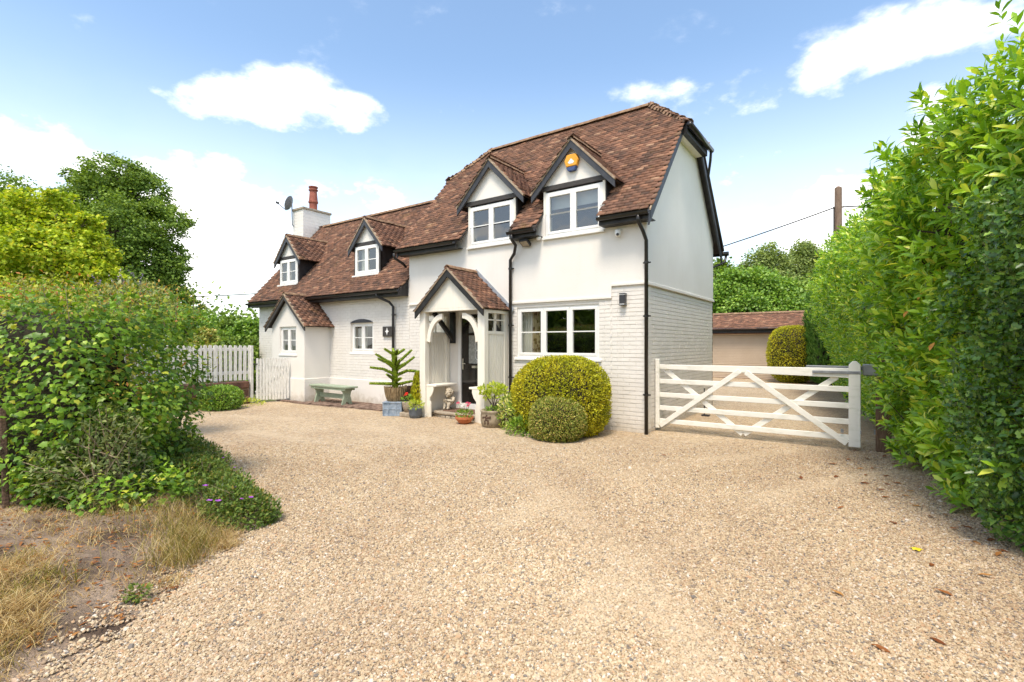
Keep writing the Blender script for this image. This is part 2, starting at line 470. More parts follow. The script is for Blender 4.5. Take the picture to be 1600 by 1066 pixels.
def pebblemat():
    m, nt, b = mat('pebble')
    a = N(nt, 'ShaderNodeAttribute', attribute_type='INSTANCER', attribute_name='rnd').outputs['Fac']
    c = ramp(nt, a, GR)
    c = mixc(nt, ramp(nt, noise(nt, .55, 6, .6), [(.38, (0, 0, 0)), (.68, (.8, .8, .8))]), c, mixc(nt, 1.0, c, (.80, .76, .74), 'MULTIPLY'))
    c = drive_wear(nt, c)
    nt.links.new(c, b.inputs['Base Color'])
    b.inputs['Roughness'].default_value = .75
    b.inputs['Specular IOR Level'].default_value = .35
    return m


M['gravel'] = gravelsheet()
M['pebble'] = pebblemat()


def groundmat():
    m, nt, b = mat('meadow')
    c = ramp(nt, noise(nt, .3, 8, .65), [(.35, (.06, .09, .02)), (.65, (.14, .15, .045))])
    nt.links.new(c, b.inputs['Base Color'])
    b.inputs['Roughness'].default_value = .95
    bump(nt, b, noise(nt, 14, 5, .7), .7, .05)
    return m


M['ground'] = groundmat()


# ------------------------------------------------------------------ object helpers
def W(o):
    if o.parent is None:
        return o.matrix_basis.copy()
    return W(o.parent) @ o.matrix_parent_inverse @ o.matrix_basis


def attach(o, parent):
    if parent is not None:
        o.parent = parent
        o.matrix_parent_inverse = W(parent).inverted()


def meta(o, label=None, cat=None, group=None, kind=None):
    if label: o['label'] = label
    if cat: o['category'] = cat
    if group: o['group'] = group
    if kind: o['kind'] = kind
    return o


def thing(name, loc, label, cat, group=None):
    o = bpy.data.objects.new(name, None)
    o.empty_display_size = .2
    COL.objects.link(o)
    o.location = loc
    return meta(o, label, cat, group)


def link(name, me, parent=None, matrix=None):
    o = bpy.data.objects.new(name, me)
    COL.objects.link(o)
    if matrix is not None:
        o.matrix_basis = matrix
    attach(o, parent)
    return o


def copy_tree(o, offset_matrix, parent=None):
    c = o.copy()
    COL.objects.link(c)
    if parent is None:
        c.matrix_basis = offset_matrix @ o.matrix_basis
    else:
        c.parent = parent
    for ch in o.children:
        copy_tree(ch, offset_matrix, c)
    return c


class MB:
    def __init__(s):
        s.v = []; s.f = []; s.m = []

    def add(s, vs, fs, mi=0):
        b = len(s.v)
        s.v += [tuple(map(float, p)) for p in vs]
        s.f += [tuple(b + i for i in f) for f in fs]
        s.m += [mi] * len(fs)
        return s

    BF = [(0, 3, 2, 1), (4, 5, 6, 7), (0, 1, 5, 4), (1, 2, 6, 5), (2, 3, 7, 6), (3, 0, 4, 7)]

    def box(s, x0, x1, y0, y1, z0, z1, mi=0):
        return s.add([(x0, y0, z0), (x1, y0, z0), (x1, y1, z0), (x0, y1, z0), (x0, y0, z1), (x1, y0, z1), (x1, y1, z1), (x0, y1, z1)], s.BF, mi)

    def obox(s, c, a, b, d, mi=0):
        c, a, b, d = (np.array(x, float) for x in (c, a, b, d))
        return s.add([c - a - b - d, c + a - b - d, c + a + b - d, c - a + b - d, c - a - b + d, c + a - b + d, c + a + b + d, c - a + b + d], s.BF, mi)

    def bar(s, p, q, w, h, up=(0, 0, 1), mi=0):
        p, q, up = (np.array(x, float) for x in (p, q, up))
        d = q - p; L = np.linalg.norm(d); d /= L
        sd = np.cross(d, up); sd /= np.linalg.norm(sd)
        u = np.cross(sd, d)
        return s.obox((p + q) / 2, d * L / 2, sd * w / 2, u * h / 2, mi)

    def prism(s, pts, ext, mi=0):
        n = len(pts); e = np.array(ext, float)
        vs = [np.array(p, float) for p in pts]
        vs = vs + [p + e for p in vs]
        fs = [tuple(range(n))[::-1], tuple(range(n, 2 * n))] + [(i, (i + 1) % n, n + (i + 1) % n, n + i) for i in range(n)]
        return s.add(vs, fs, mi)

    def tube(s, pts, r, n=8, cap=True, mi=0):
        pts = [np.array(p, float) for p in pts]
        rs = r if hasattr(r, '__len__') else [r] * len(pts)
        b = len(s.v); ref = None
        for i, p in enumerate(pts):
            d = pts[min(i + 1, len(pts) - 1)] - pts[max(i - 1, 0)]
            d /= np.linalg.norm(d) + 1e-9
            if ref is None:
                ref = np.array((1., 0, 0)) if abs(d[0]) < .8 else np.array((0, 1., 0))
            a = ref - d * np.dot(ref, d); a /= np.linalg.norm(a); ref = a
            c = np.cross(d, a)
            for k in range(n):
                t = 2 * math.pi * k / n
                s.v.append(tuple(p + rs[i] * (a * math.cos(t) + c * math.sin(t))))
        for i in range(len(pts) - 1):
            for k in range(n):
                s.f.append((b + i * n + k, b + i * n + (k + 1) % n, b + (i + 1) * n + (k + 1) % n, b + (i + 1) * n + k)); s.m.append(mi)
        if cap:
            s.f.append(tuple(b + k for k in range(n))[::-1]); s.m.append(mi)
            e = b + (len(pts) - 1) * n
            s.f.append(tuple(e + k for k in range(n))); s.m.append(mi)
        return s

    def lathe(s, prof, c, n=24, mi=0):
        b = len(s.v)
        for r, z in prof:
            for k in range(n):
                t = 2 * math.pi * k / n
                s.v.append((c[0] + r * math.cos(t), c[1] + r * math.sin(t), c[2] + z))
        for i in range(len(prof) - 1):
            for k in range(n):
                s.f.append((b + i * n + k, b + i * n + (k + 1) % n, b + (i + 1) * n + (k + 1) % n, b + (i + 1) * n + k)); s.m.append(mi)
        s.f.append(tuple(b + k for k in range(n))[::-1]); s.m.append(mi)
        e = b + (len(prof) - 1) * n
        s.f.append(tuple(e + k for k in range(n))); s.m.append(mi)
        return s

    def build(s, name, mats, parent=None, label=None, kind=None, smooth=False, bevel=0, recalc=True):
        v = np.array(s.v)
        lo, hi = v.min(0), v.max(0)
        org = np.array(((lo[0] + hi[0]) / 2, (lo[1] + hi[1]) / 2, lo[2]))
        me = bpy.data.meshes.new(name)
        me.from_pydata((v - org).tolist(), [], s.f)
        for m in (mats if isinstance(mats, (list, tuple)) else [mats]):
            me.materials.append(m)
        me.polygons.foreach_set('material_index', s.m)
        if recalc:
            bm = bmesh.new(); bm.from_mesh(me)
            bmesh.ops.recalc_face_normals(bm, faces=bm.faces)
            bm.to_mesh(me); bm.free()
        if smooth:
            me.polygons.foreach_set('use_smooth', [True] * len(me.polygons))
        o = link(name, me, parent, Matrix.Translation(org))
        if bevel:
            bv = o.modifiers.new('bevel', 'BEVEL')
            bv.width = bevel; bv.segments = 1; bv.limit_method = 'ANGLE'
        return meta(o, label, None, None, kind)


def npmesh(name, v, f, m, rnd=None, smooth=False):
    me = bpy.data.meshes.new(name)
    v = np.ascontiguousarray(v, dtype=np.float32); f = np.ascontiguousarray(f, dtype=np.int32)
    k = f.shape[1]
    me.vertices.add(len(v)); me.vertices.foreach_set('co', v.ravel())
    me.loops.add(f.size); me.loops.foreach_set('vertex_index', f.ravel())
    me.polygons.add(len(f)); me.polygons.foreach_set('loop_start', np.arange(0, f.size, k, dtype=np.int32))
    me.update(calc_edges=True)
    me.materials.append(m)
    if rnd is not None:
        a = me.attributes.new('rnd', 'FLOAT', 'POINT')
        a.data.foreach_set('value', np.ascontiguousarray(rnd, dtype=np.float32))
    if smooth:
        me.polygons.foreach_set('use_smooth', np.ones(len(f), dtype=bool))
    return me


def unit(a):
    return a / (np.linalg.norm(a, axis=-1, keepdims=True) + 1e-9)


def frames(axis, nrm):
    y = unit(axis)
    z = unit(nrm - y * np.sum(nrm * y, 1, keepdims=True))
    return np.cross(y, z), y, z


# leaf templates: y along the leaf, z up from its face
def tri(fs):
    out = []
    for f in fs:
        for i in range(1, len(f) - 1):
            out.append((f[0], f[i], f[i + 1]))
    return np.array(out)


T_LAUREL = (np.array([(0, 0, 0), (-.13, .3, .035), (0, .3, 0), (.13, .3, .035), (-.16, .62, .02), (0, .64, -.03), (.16, .62, .02), (0, 1, -.14)], float),
            tri([(0, 3, 2), (0, 2, 1), (2, 3, 6, 5), (1, 2, 5, 4), (5, 6, 7), (4, 5, 7)]))
T_IVY = (np.array([(0, 0, 0), (-.36, -.06, -.05), (-.36, .22, .0), (-.46, .42, -.06), (-.25, .60, .0), (0, 1, -.12), (.25, .60, .0), (.46, .42, -.06), (.36, .22, 0), (.36, -.06, -.05), (0, .4, .05)], float),
         np.array([(10, i, (i + 1) if i < 9 else 0) for i in range(10)]))
T_SMALL = (np.array([(0, 0, 0), (-.24, .45, .05), (.24, .45, .05), (0, 1, -.06)], float), np.array([(0, 2, 1), (1, 2, 3)]))
T_HOLLY = (np.array([(0, 0, 0), (-.28, .2, .06), (-.16, .42, 0), (-.3, .62, .08), (0, 1, -.05), (.3, .62, .08), (.16, .42, 0), (.28, .2, .06), (0, .5, -.03)], float),
           np.array([(8, i, (i + 1) if i < 7 else 0) for i in range(8)]))
T_QUAD = (np.array([(0, 0, 0), (-.5, .5, .08), (.5, .5, -.05), (.05, 1, 0)], float), np.array([(0, 2, 1), (1, 2, 3)]))
T_SPRAY = (np.array([(0, 0, 0), (-.14, .5, .02), (.14, .5, .02), (0, 1, -.1)], float), np.array([(0, 2, 1), (1, 2, 3)]))


def leaf_part(parent, name, tmpl, pos, axis, nrm, size, m, singles=0, rnd=None, outer=None, single_name='leaf'):
    """leaves joined into one part, the ones that show largest as single children"""
    tv, tf = tmpl
    n = len(pos)
    if rnd is None:
        rnd = rng.random(n)
    x, y, z = frames(axis, nrm)
    size = np.broadcast_to(np.asarray(size, float), (n,)).copy()
    keep = np.ones(n, bool)
    if singles:
        rel = pos - CAM
        fw = rel @ FW; rt = rel @ RT
        vis = (fw > .5) & (np.abs(rt / np.maximum(fw, .1)) < 1.02) & (np.abs(rel[:, 2] / np.maximum(fw, .1)) < .68)
        if outer is not None:
            vis &= outer
        score = np.where(vis, size / np.maximum(fw, .1), -1)
        idx = np.argsort(-score)[:singles]
        idx = idx[score[idx] > 0]
        me = npmesh(single_name, tv, tf, m, None, True)
        for i in idx:
            mtx = Matrix(((x[i, 0] * size[i], y[i, 0] * size[i], z[i, 0] * size[i], pos[i, 0]),
                          (x[i, 1] * size[i], y[i, 1] * size[i], z[i, 1] * size[i], pos[i, 1]),
                          (x[i, 2] * size[i], y[i, 2] * size[i], z[i, 2] * size[i], pos[i, 2]), (0, 0, 0, 1)))
            link(single_name, me, parent, mtx)
        keep[idx] = False
    pos, x, y, z, size, rnd = pos[keep], x[keep], y[keep], z[keep], size[keep], rnd[keep]
    v = pos[:, None, :] + size[:, None, None] * (tv[None, :, 0, None] * x[:, None] + tv[None, :, 1, None] * y[:, None] + tv[None, :, 2, None] * z[:, None])
    k = len(tv)
    f = (tf[None] + (np.arange(len(pos)) * k)[:, None, None]).reshape(-1, 3)
    me = npmesh(name, v.reshape(-1, 3), f, m, np.repeat(rnd, k), k > 4)
    o = link(name, me, parent)
    o['kind'] = 'stuff'
    return o


def rand_dirs(n):
    return unit(rng.normal(size=(n, 3)))


def lump(p, seed=0.0, f=1.0):
    x, y, z = p[:, 0] * f, p[:, 1] * f, p[:, 2] * f
    return (np.sin(x * 2.1 + seed) * np.sin(y * 2.7 + 1.3 * seed) + np.sin(z * 3.1 + x * 1.3 + seed) * .7 + np.sin(x * 5.3 - y * 4.7 + z * 4.1 + seed * 2) * .4) / 2.1


def shell(n, c, r, p=2.0, lo=.80, wob=.06, seed=0.0, rot=0.0, lf=1.5, zmin=None):
    """points in the outer shell of a wobbling superellipsoid, with outward normals and depth 0..1 (1 = skin)"""
    c = np.array(c, float); r = np.array(r, float)
    out = []; tot = 0
    ca, sa = math.cos(rot), math.sin(rot)
    while tot < n:
        q = rng.uniform(-1.25, 1.25, size=(n * 3, 3))
        g = (np.abs(q) ** p).sum(1) ** (1 / p)
        w = 1 + wob * lump(q * r + c, seed, lf)
        h = g / w
        k = (h < 1) & (h > lo) & (rng.random(len(q)) < ((h - lo) / (1 - lo)) ** .7)
        if zmin is not None:
            k &= (q[:, 2] * r[2] + c[2] > zmin)
        q = q[k]; h = h[k]
        nr = unit(np.sign(q) * np.abs(q) ** (p - 1) / r)
        pt = q * r
        pt = np.stack([pt[:, 0] * ca - pt[:, 1] * sa, pt[:, 0] * sa + pt[:, 1] * ca, pt[:, 2]], 1) + c
        nr = np.stack([nr[:, 0] * ca - nr[:, 1] * sa, nr[:, 0] * sa + nr[:, 1] * ca, nr[:, 2]], 1)
        out.append((pt, nr, (h - lo) / (1 - lo))); tot += len(pt)
    a, b, d = (np.concatenate([o[i] for o in out])[:n] for i in range(3))
    return a, b, d


def core(parent, name, c, r, p, m, rot=0.0, zmin=0.0, n=14):  # solid opaque lump, added inside foliage to stop see-through
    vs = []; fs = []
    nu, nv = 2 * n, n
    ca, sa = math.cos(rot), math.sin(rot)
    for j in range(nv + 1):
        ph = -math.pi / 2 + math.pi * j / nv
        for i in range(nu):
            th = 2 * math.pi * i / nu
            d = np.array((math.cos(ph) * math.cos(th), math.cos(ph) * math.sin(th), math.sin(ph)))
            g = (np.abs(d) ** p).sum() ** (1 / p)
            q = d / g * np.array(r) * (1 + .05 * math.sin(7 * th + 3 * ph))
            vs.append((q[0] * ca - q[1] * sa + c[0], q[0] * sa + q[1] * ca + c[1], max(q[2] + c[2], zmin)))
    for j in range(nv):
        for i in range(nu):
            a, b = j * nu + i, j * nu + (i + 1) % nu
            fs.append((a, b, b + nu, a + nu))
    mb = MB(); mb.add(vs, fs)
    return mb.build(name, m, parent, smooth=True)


# ------------------------------------------------------------------ the setting: ground, drive, verge
def sheet(name, pts, z, m, grid=None):
    mb = MB()
    mb.add([(x, y, z) for x, y in pts], [tuple(range(len(pts)))])
    o = mb.build(name, m, recalc=False)
    return meta(o, kind='structure')


gmb = MB()
gmb.add([(-900, -700, -.03), (900, -700, -.03), (900, 1100, -.03), (-900, 1100, -.03)], [(0, 1, 2, 3)])
meta(gmb.build('ground', M['ground'], recalc=False), kind='structure')
DRIVE = [(.95, -9.6), (.45, -8.35), (.1, -7.9), (-.35, -7.35), (-.72, -6.9), (-1.05, -6.45), (-1.6, -6.0), (-3.2, -5.55), (-6.8, -5.1), (-9.2, -4.3), (-10.2, -3.5), (-10.45, -1.0), (-10.45, .02),
         (0, .02), (-.05, 4.7), (-6.5, 4.75), (-7.5, 10), (-7, 16.6), (2, 16.6), (2.4, 12), (2.8, 8), (3.5, 3.5), (4.0, 0), (4.3, -2.3), (4.8, -3.6), (6.5, -6), (9, -9), (10, -16), (1, -16)]
sheet('gravel_driveway', DRIVE, 0.0, M['gravel'])


def height_verge(x, y):
    return None


# soil verge below the ivy hedge (gently mounded sheet)
def verge():
    nx, ny = 90, 60
    xs = np.linspace(-9.5, 1.2, nx); ys = np.linspace(-11.5, -4.6, ny)
    X, Y = np.meshgrid(xs, ys)
    # distance left/below of the drive edge, measured by the drive outline
    ed = np.array(DRIVE[0:11])
    d = np.full(X.shape, 9.0)
    sgn = np.zeros(X.shape)
    for (ax, ay), (bx, by) in zip(ed[:-1], ed[1:]):
        vx, vy = bx - ax, by - ay
        t = np.clip(((X - ax) * vx + (Y - ay) * vy) / (vx * vx + vy * vy), 0, 1)
        dx, dy = X - ax - t * vx, Y - ay - t * vy
        dd = np.hypot(dx, dy)
        s = vx * (Y - ay) - vy * (X - ax)
        upd = dd < d
        d = np.where(upd, dd, d); sgn = np.where(upd, np.sign(s), sgn)
    inside = d * sgn                     # positive to the left of the edge going away = verge
    P = np.stack([X, Y, X * 0], -1).reshape(-1, 3)
    nz = (lump(P, 1.2, 1.6) * .025 + lump(P, 4.0, 5.) * .012).reshape(X.shape)
    Z = np.where(inside > 0, np.minimum(.13, inside * .16), inside * .25) + nz * np.clip(inside * 3 + .4, 0, 1) - .002
    Z = np.maximum(Z, -.05)
    v = np.stack([X, Y, Z], -1).reshape(-1, 3)
    f = []
    idx = np.arange(nx * ny).reshape(ny, nx)
    f = np.stack([idx[:-1, :-1], idx[:-1, 1:], idx[1:, 1:], idx[1:, :-1]], -1).reshape(-1, 4)
    me = npmesh('soil_verge', v, f, M['soil'], None, True)
    o = link('soil_verge', me)
    o['kind'] = 'structure'
    return X, Y, Z, inside


VX, VY, VZ, VIN = verge()


def vz(x, y):
    i = np.clip(((np.asarray(x) + 9.5) / 10.7 * 89).round().astype(int), 0, 89)
    j = np.clip(((np.asarray(y) + 11.5) / 6.9 * 59).round().astype(int), 0, 59)
    return VZ[j, i]


def vin(x, y):
    i = np.clip(((np.asarray(x) + 9.5) / 10.7 * 89).round().astype(int), 0, 89)
    j = np.clip(((np.asarray(y) + 11.5) / 6.9 * 59).round().astype(int), 0, 59)
    return VIN[j, i]


# ------------------------------------------------------------------ the cottage
TAN_M, ZR_M, YC = 1.15, 6.95, 2.315
TAN_W, ZR_W = 1.118, 5.9


def z_main(y): return ZR_M - TAN_M * np.abs(y - YC)
def z_wing(y): return ZR_W - TAN_W * np.abs(y - YC)


cot = thing('cottage', (-6.5, YC, 0), 'white cottage with black trim, steep clay tiled roof and gabled dormers', 'house')

# --- walls
def wall_panel(mb, mapf, u0, u1, z0, z1, t, opens, mo=0, mi=1):
    us = sorted({u0, u1} | {min(max(a, u0), u1) for o in opens for a in o[:2]})
    zs = sorted({z0, z1} | {min(max(a, z0), z1) for o in opens for a in o[2:]})
    for a, b in zip(us[:-1], us[1:]):
        for c, d in zip(zs[:-1], zs[1:]):
            if b - a < 1e-6 or d - c < 1e-6: continue
            mu, mz = (a + b) / 2, (c + d) / 2
            if any(o[0] < mu < o[1] and o[2] < mz < o[3] for o in opens): continue
            for dep, k in ((0, mo), (t, mi)):
                mb.add([mapf(a, c, dep), mapf(b, c, dep), mapf(b, d, dep), mapf(a, d, dep)], [(0, 1, 2, 3)], k)
    for (a, b, c, d) in list(opens) + [(u0, u1, z0, z1)]:
        a, b, c, d = max(a, u0), min(b, u1), max(c, z0), min(d, z1)
        if b <= a or d <= c: continue
        for p, q in (((a, c), (b, c)), ((b, c), (b, d)), ((b, d), (a, d)), ((a, d), (a, c))):
            mb.add([mapf(*p, 0), mapf(*q, 0), mapf(*q, t), mapf(*p, t)], [(0, 1, 2, 3)], mo)


fy = lambda y: (lambda u, z, d: (u, y + d, z))
fxr = lambda x: (lambda u, z, d: (x - d, u, z))
GFW = (-2.82, -.92, 1.33, 2.37)
DOOR = (-4.49, -3.40, .12, 2.36)
DW_R = (-2.10, -.84, 3.77, 4.66)
DW_L = (-4.11, -2.90, 3.80, 4.68)
WW = (-8.45, -7.49, 1.38, 2.18)
DOM = [GFW, DOOR, (DW_R[0], DW_R[1], DW_R[2], 9), (DW_L[0], DW_L[1], DW_L[2], 9)]
M['joint'] = pmat('grubby_painted_joint', (.725, .69, .635), (.80, .76, .705), 2.2, .85, .3, 60, .004)
PM = [M['joint'], M['interior']]
wm = MB()
wall_panel(wm, fy(.009), -6.09, 0, -.1, 4.22, .24, DOM)                 # main front
wall_panel(wm, fxr(-.009), .03, 4.63, -.1, 4.2, .24, [])                # right gable, lower storey
wm.box(-6.09, -.03, 4.40, 4.63, -.1, 4.2, 0)                            # back
wm.prism([(-6.09, .05, 2.5), (-6.09, 4.6, 2.5), (-6.09, 4.6, 4.2), (-6.09, 3.07, 6.0), (-6.09, 1.56, 6.0), (-6.09, .05, 4.2)], (.2, 0, 0), 0)
wall = wm.build('wall', PM, cot)
wm = MB()
wall_panel(wm, fy(.009), -13.34, -6.095, -.1, 3.22, .24, [WW])
wm.box(-13.34, -13.1, .3, 4.4, -.1, 3.2, 0); wm.box(-13.34, -6.1, 4.40, 4.63, -.1, 3.2, 0)
wm.prism([(-13.3, .06, 3.2), (-13.3, 4.57, 3.2), (-13.3, YC, 5.78)], (.2, 0, 0), 0)
wall_w = wm.build('wall', PM, cot, 'white painted brick wall of the low wing')
mb = MB()
mb.box(-13.0, -.3, .3, 4.38, -.05, .1); mb.box(-5.95, -.3, .3, 4.38, 2.62, 2.74); mb.box(-13.0, -6.2, .3, 4.38, 2.62, 2.72)
mb.box(-13.0, -.3, 2.6, 2.7, .1, 3.1)  # partition coloured dark so the rooms look shaded through the windows
mb.build('floor', M['floorshade'], cot)
# upper render standing proud of the painted brickwork
rb = MB()
wall_panel(rb, fy(-.016), -6.09, 0.016, 2.72, 4.22, .038, DOM)
wall_panel(rb, fy(-.016), -6.09, -4.8, 2.60, 2.72, .038, DOM)
wall_panel(rb, fy(-.016), -4.8, -.66, 2.49, 2.72, .038, DOM)
rb.prism([(-.022, .022, 2.72), (-.022, 4.62, 2.72), (-.022, 4.62, 4.24), (-.022, 3.1, 6.02), (-.022, 1.53, 6.02), (-.022, .022, 4.27)], (.040, 0, 0))
rb.build('render_panel', M['render'], cot)
mb = MB()
mb.box(0.018, .045, -.018, 4.64, 2.665, 2.725); mb.box(-.66, .0, -.034, .01, 2.675, 2.73); mb.box(-4.8, -.66, -.034, .01, 2.45, 2.505); mb.box(-6.09, -4.8, -.034, .01, 2.56, 2.61)
mb.build('string_course', M['paint'], cot, bevel=.008)
# plinths
for a_, b_ in ((-13.36, -11.06), (-9.4, -6.12)):
    MB().box(a_, b_, -.03, .015, -.05, .65).build('plinth', M['paint'], cot, bevel=.012)
mb = MB(); mb.box(-13.0, -6.2, -.03, .01, 2.86, 3.1); mb.build('eaves_render', M['render'], cot)

# --- painted bricks
BR = []          # centre, u, v(up), n, half sizes


def bricks(org, u, n, ulen, z0, z1, opens, s0=0):
    u = np.array(u, float); n = np.array(n, float)
    k = 0; z = z0
    while z + .05 < z1:
        x = -(.1175 if k % 2 else 0)
        while x < ulen - .02:
            a, b = max(x, 0) + .0015, min(x + .235, ulen) - .0015
            if b - a > .03:
                segs = [(a, b)]
                for o in opens:
                    if z + .067 > o[2] and z < o[3]:
                        ns = []
                        for (p, q) in segs:
                            if q <= o[0] or p >= o[1]: ns.append((p, q)); continue
                            if p < o[0] - .02: ns.append((p, o[0]))
                            if q > o[1] + .02: ns.append((o[1], q))
                        segs = ns
                for (p, q) in segs:
                    h = rng.uniform(-.0015, .002)
                    c = np.array(org, float) + u * (p + q) / 2 + np.array((0, 0, z + .0335 + rng.uniform(-.0015, .0015)))
                    BR.append((c, u * (q - p) / 2, np.array((0, 0, .0335)), n, h, len(BR)))
            x += .235
        z += .0755; k += 1


sh = lambda os, x0: [(o[0] - x0, o[1] - x0, o[2], o[3]) for o in os]
bricks((-6.09, .0, 0), (1, 0, 0), (0, -1, 0), 5.43, .0, 2.47, sh(DOM, -6.09) + [(1.22, 3.05, 0, 2.5)])
bricks((-.66, .0, 0), (1, 0, 0), (0, -1, 0), .66, .0, 2.66, sh([GFW], -.66))
bricks((0, .024, 0), (0, 1, 0), (1, 0, 0), 4.6, .0, 2.66, [])
bricks((-13.34, .0, 0), (1, 0, 0), (0, -1, 0), 2.28, .66, 2.84, [])
bricks((-9.4, .0, 0), (1, 0, 0), (0, -1, 0), 3.3, .66, 2.84, sh([WW], -9.4))


def brick_geo(c, u, w, n, h):
    d = n * .022
    f = c + n * h; b = c - d
    e = .94
    return [b - u - w, b + u - w, b + u + w, b - u + w, f - u * .992 - w * e, f + u * .992 - w * e, f + u * .992 + w * e, f - u * .992 + w * e]


BFACES = [(4, 5, 6, 7), (0, 1, 5, 4), (1, 2, 6, 5), (2, 3, 7, 6), (3, 0, 4, 7)]
BR.sort(key=lambda b: np.linalg.norm(b[0] - CAM))
near = {}
mb_front = MB()
for i, (c, u, w, n, h, _) in enumerate(BR):
    if i < 300:
        key = (round(np.linalg.norm(u), 2), tuple(n))
        if key not in near:
            t = MB().add(brick_geo(np.zeros(3), u, w, n, 0), BFACES)
            me = bpy.data.meshes.new('brick'); me.from_pydata(t.v, [], t.f); me.materials.append(M['brickpaint']); near[key] = me
        link('brick', near[key], wall, Matrix.Translation(c + n * h))
    else:
        mb_front.add(brick_geo(c, u, w, n, h), BFACES)
mb_front.build('brickwork', M['brickpaint'], cot, kind='stuff')

# --- windows
def window(x0, x1, z0, z1, y, lights, parent=cot, sill=True, bars=True, label=None, fw_=.055, sillx=.05, silld=.07):
    """white casement window in a wall facing -y; y is the outer face of the frame"""
    f = MB()
    f.box(x0, x0 + fw_, y, y + .07, z0, z1); f.box(x1 - fw_, x1, y, y + .07, z0, z1)
    f.box(x0 + fw_, x1 - fw_, y, y + .07, z0, z0 + fw_); f.box(x0 + fw_, x1 - fw_, y, y + .07, z1 - fw_, z1)
    iw = (x1 - x0 - 2 * fw_)
    mw = .045
    lw = (iw - mw * (lights - 1)) / lights
    for i in range(1, lights):
        a = x0 + fw_ + i * lw + (i - 1) * mw
        f.box(a, a + mw, y, y + .07, z0 + fw_, z1 - fw_)
    win = f.build('window', M['white'], parent, label, bevel=.004)
    for i in range(lights):
        a = x0 + fw_ + i * (lw + mw); b = a + lw
        c, d = z0 + fw_, z1 - fw_
        s = .042
        g = MB()
        yy0, yy1 = y - .012, y + .05
        g.box(a - .008, a + s, yy0, yy1, c - .008, d + .008); g.box(b - s, b + .008, yy0, yy1, c - .008, d + .008)
        g.box(a + s, b - s, yy0, yy1, c - .008, c + s); g.box(a + s, b - s, yy0, yy1, d - s, d + .008)
        g.build('casement', M['white'], win, bevel=.005)
        zm = (c + d) / 2
        MB().box(a + s, b - s, y + .006, y + .032, zm - .011, zm + .011).build('glazing_bar', M['white'], win)
        for (p, q) in ((c + s, zm - .011), (zm + .011, d - s)):
            MB().add([(a + s, y + .02, p), (b - s, y + .02, p), (b - s, y + .02, q), (a + s, y + .02, q)], [(0, 1, 2, 3)]).build('pane', M['glass'], win, recalc=False)
    if sill:
        sm = MB()
        sm.prism([(x0 - sillx, y + .02, z0 - .004), (x0 - sillx, y - silld, z0 - .022), (x0 - sillx, y - silld, z0 - .062), (x0 - sillx, y + .02, z0 - .062)], (x1 - x0 + 2 * sillx, 0, 0))
        sm.build('sill', M['white'], win, bevel=.004)
    return win


window(*GFW[:2], *GFW[2:], .03, 3, label='wide three light ground floor window right of the porch')
window(*DW_R, -.01, 2, label='upper dormer window nearest the right gable')
window(*DW_L, -.01, 2, label='upper dormer window above the porch')
window(*WW, .06, 2, label='small wing window under a black arched head')
arch = [(-8.47 + .98 * i / 10, .0, 2.185 + .10 * math.sin(math.pi * i / 10) ** .7) for i in range(11)]
MB().prism(arch, (0, -.014, 0)).build('window_head', M['slate'], cot)

# --- tiles
TL = []


def slope_tiles(org, u, v, n, ulen, vlen, keep, w=.160, g=.086, store=None, jit=1.0):
    """rows of plain tiles; keep(points) tests tile centres in world space"""
    org, u, v, n = (np.array(a, float) for a in (org, u, v, n))
    rows = int(vlen / g + .5)
    cs = []
    for r in range(rows):
        m = int(ulen / w) + 2
        off = (r % 2) * w / 2
        uu = np.arange(m) * w + w / 2 - off
        uu = uu[(uu > w * .2) & (uu < ulen - w * .2)]
        c = org + u * uu[:, None] + v * (r * g + .04)
        cs.append(c)
    c = np.concatenate(cs)
    c = c[keep(c)]
    k = len(c)
    tilt = .17 + rng.normal(0, .014, k) * jit
    roll = rng.normal(0, .010, k) * jit
    yaw = rng.normal(0, .009, k) * jit
    V = v * np.cos(tilt)[:, None] - n * np.sin(tilt)[:, None]
    U = u + n * roll[:, None] + v * yaw[:, None]
    V = unit(V); U = unit(U - V * (U * V).sum(1, keepdims=True))
    NN = np.cross(U, V)
    lift = .022 + rng.normal(0, .0025, k) * jit
    c = c + n * lift[:, None] + V * .03
    (TL if store is None else store).append((c, U, V, NN))


def tile_template(w=.1585, l=.155, t=.018):
    x, y = w / 2, l / 2
    v = np.array([(-x, -y, 0), (0, -y, .003), (x, -y, 0), (x, y, 0), (0, y, .003), (-x, y, 0), (-x, -y, -t), (0, -y, -t + .003), (x, -y, -t), (x, y, -t), (-x, y, -t)], float)
    f = tri([(0, 1, 4, 5), (1, 2, 3, 4), (6, 7, 1, 0), (7, 8, 2, 1), (8, 9, 3, 2), (10, 6, 0, 5)])
    return v, f


TT = tile_template()
A_M, A_W = math.atan(TAN_M), math.atan(TAN_W)
HIPZ = 6.10
XR, XL = .19, -6.26


def main_keep(dorms):
    def f(c):
        k = np.ones(len(c), bool)
        hi = c[:, 2] > HIPZ
        k &= ~(hi & (c[:, 0] > XR - (c[:, 2] - HIPZ) / (ZR_M - HIPZ) * (XR + .72)))
        k &= ~(hi & (c[:, 0] < XL + (c[:, 2] - HIPZ) / (ZR_M - HIPZ) * (-5.3 - XL)))
        for (xc, apex, pitch, half, body) in dorms:
            dx = np.abs(c[:, 0] - xc)
            k &= ~((dx < body) & (c[:, 2] < apex - pitch * dx - .02))
        return k
    return f


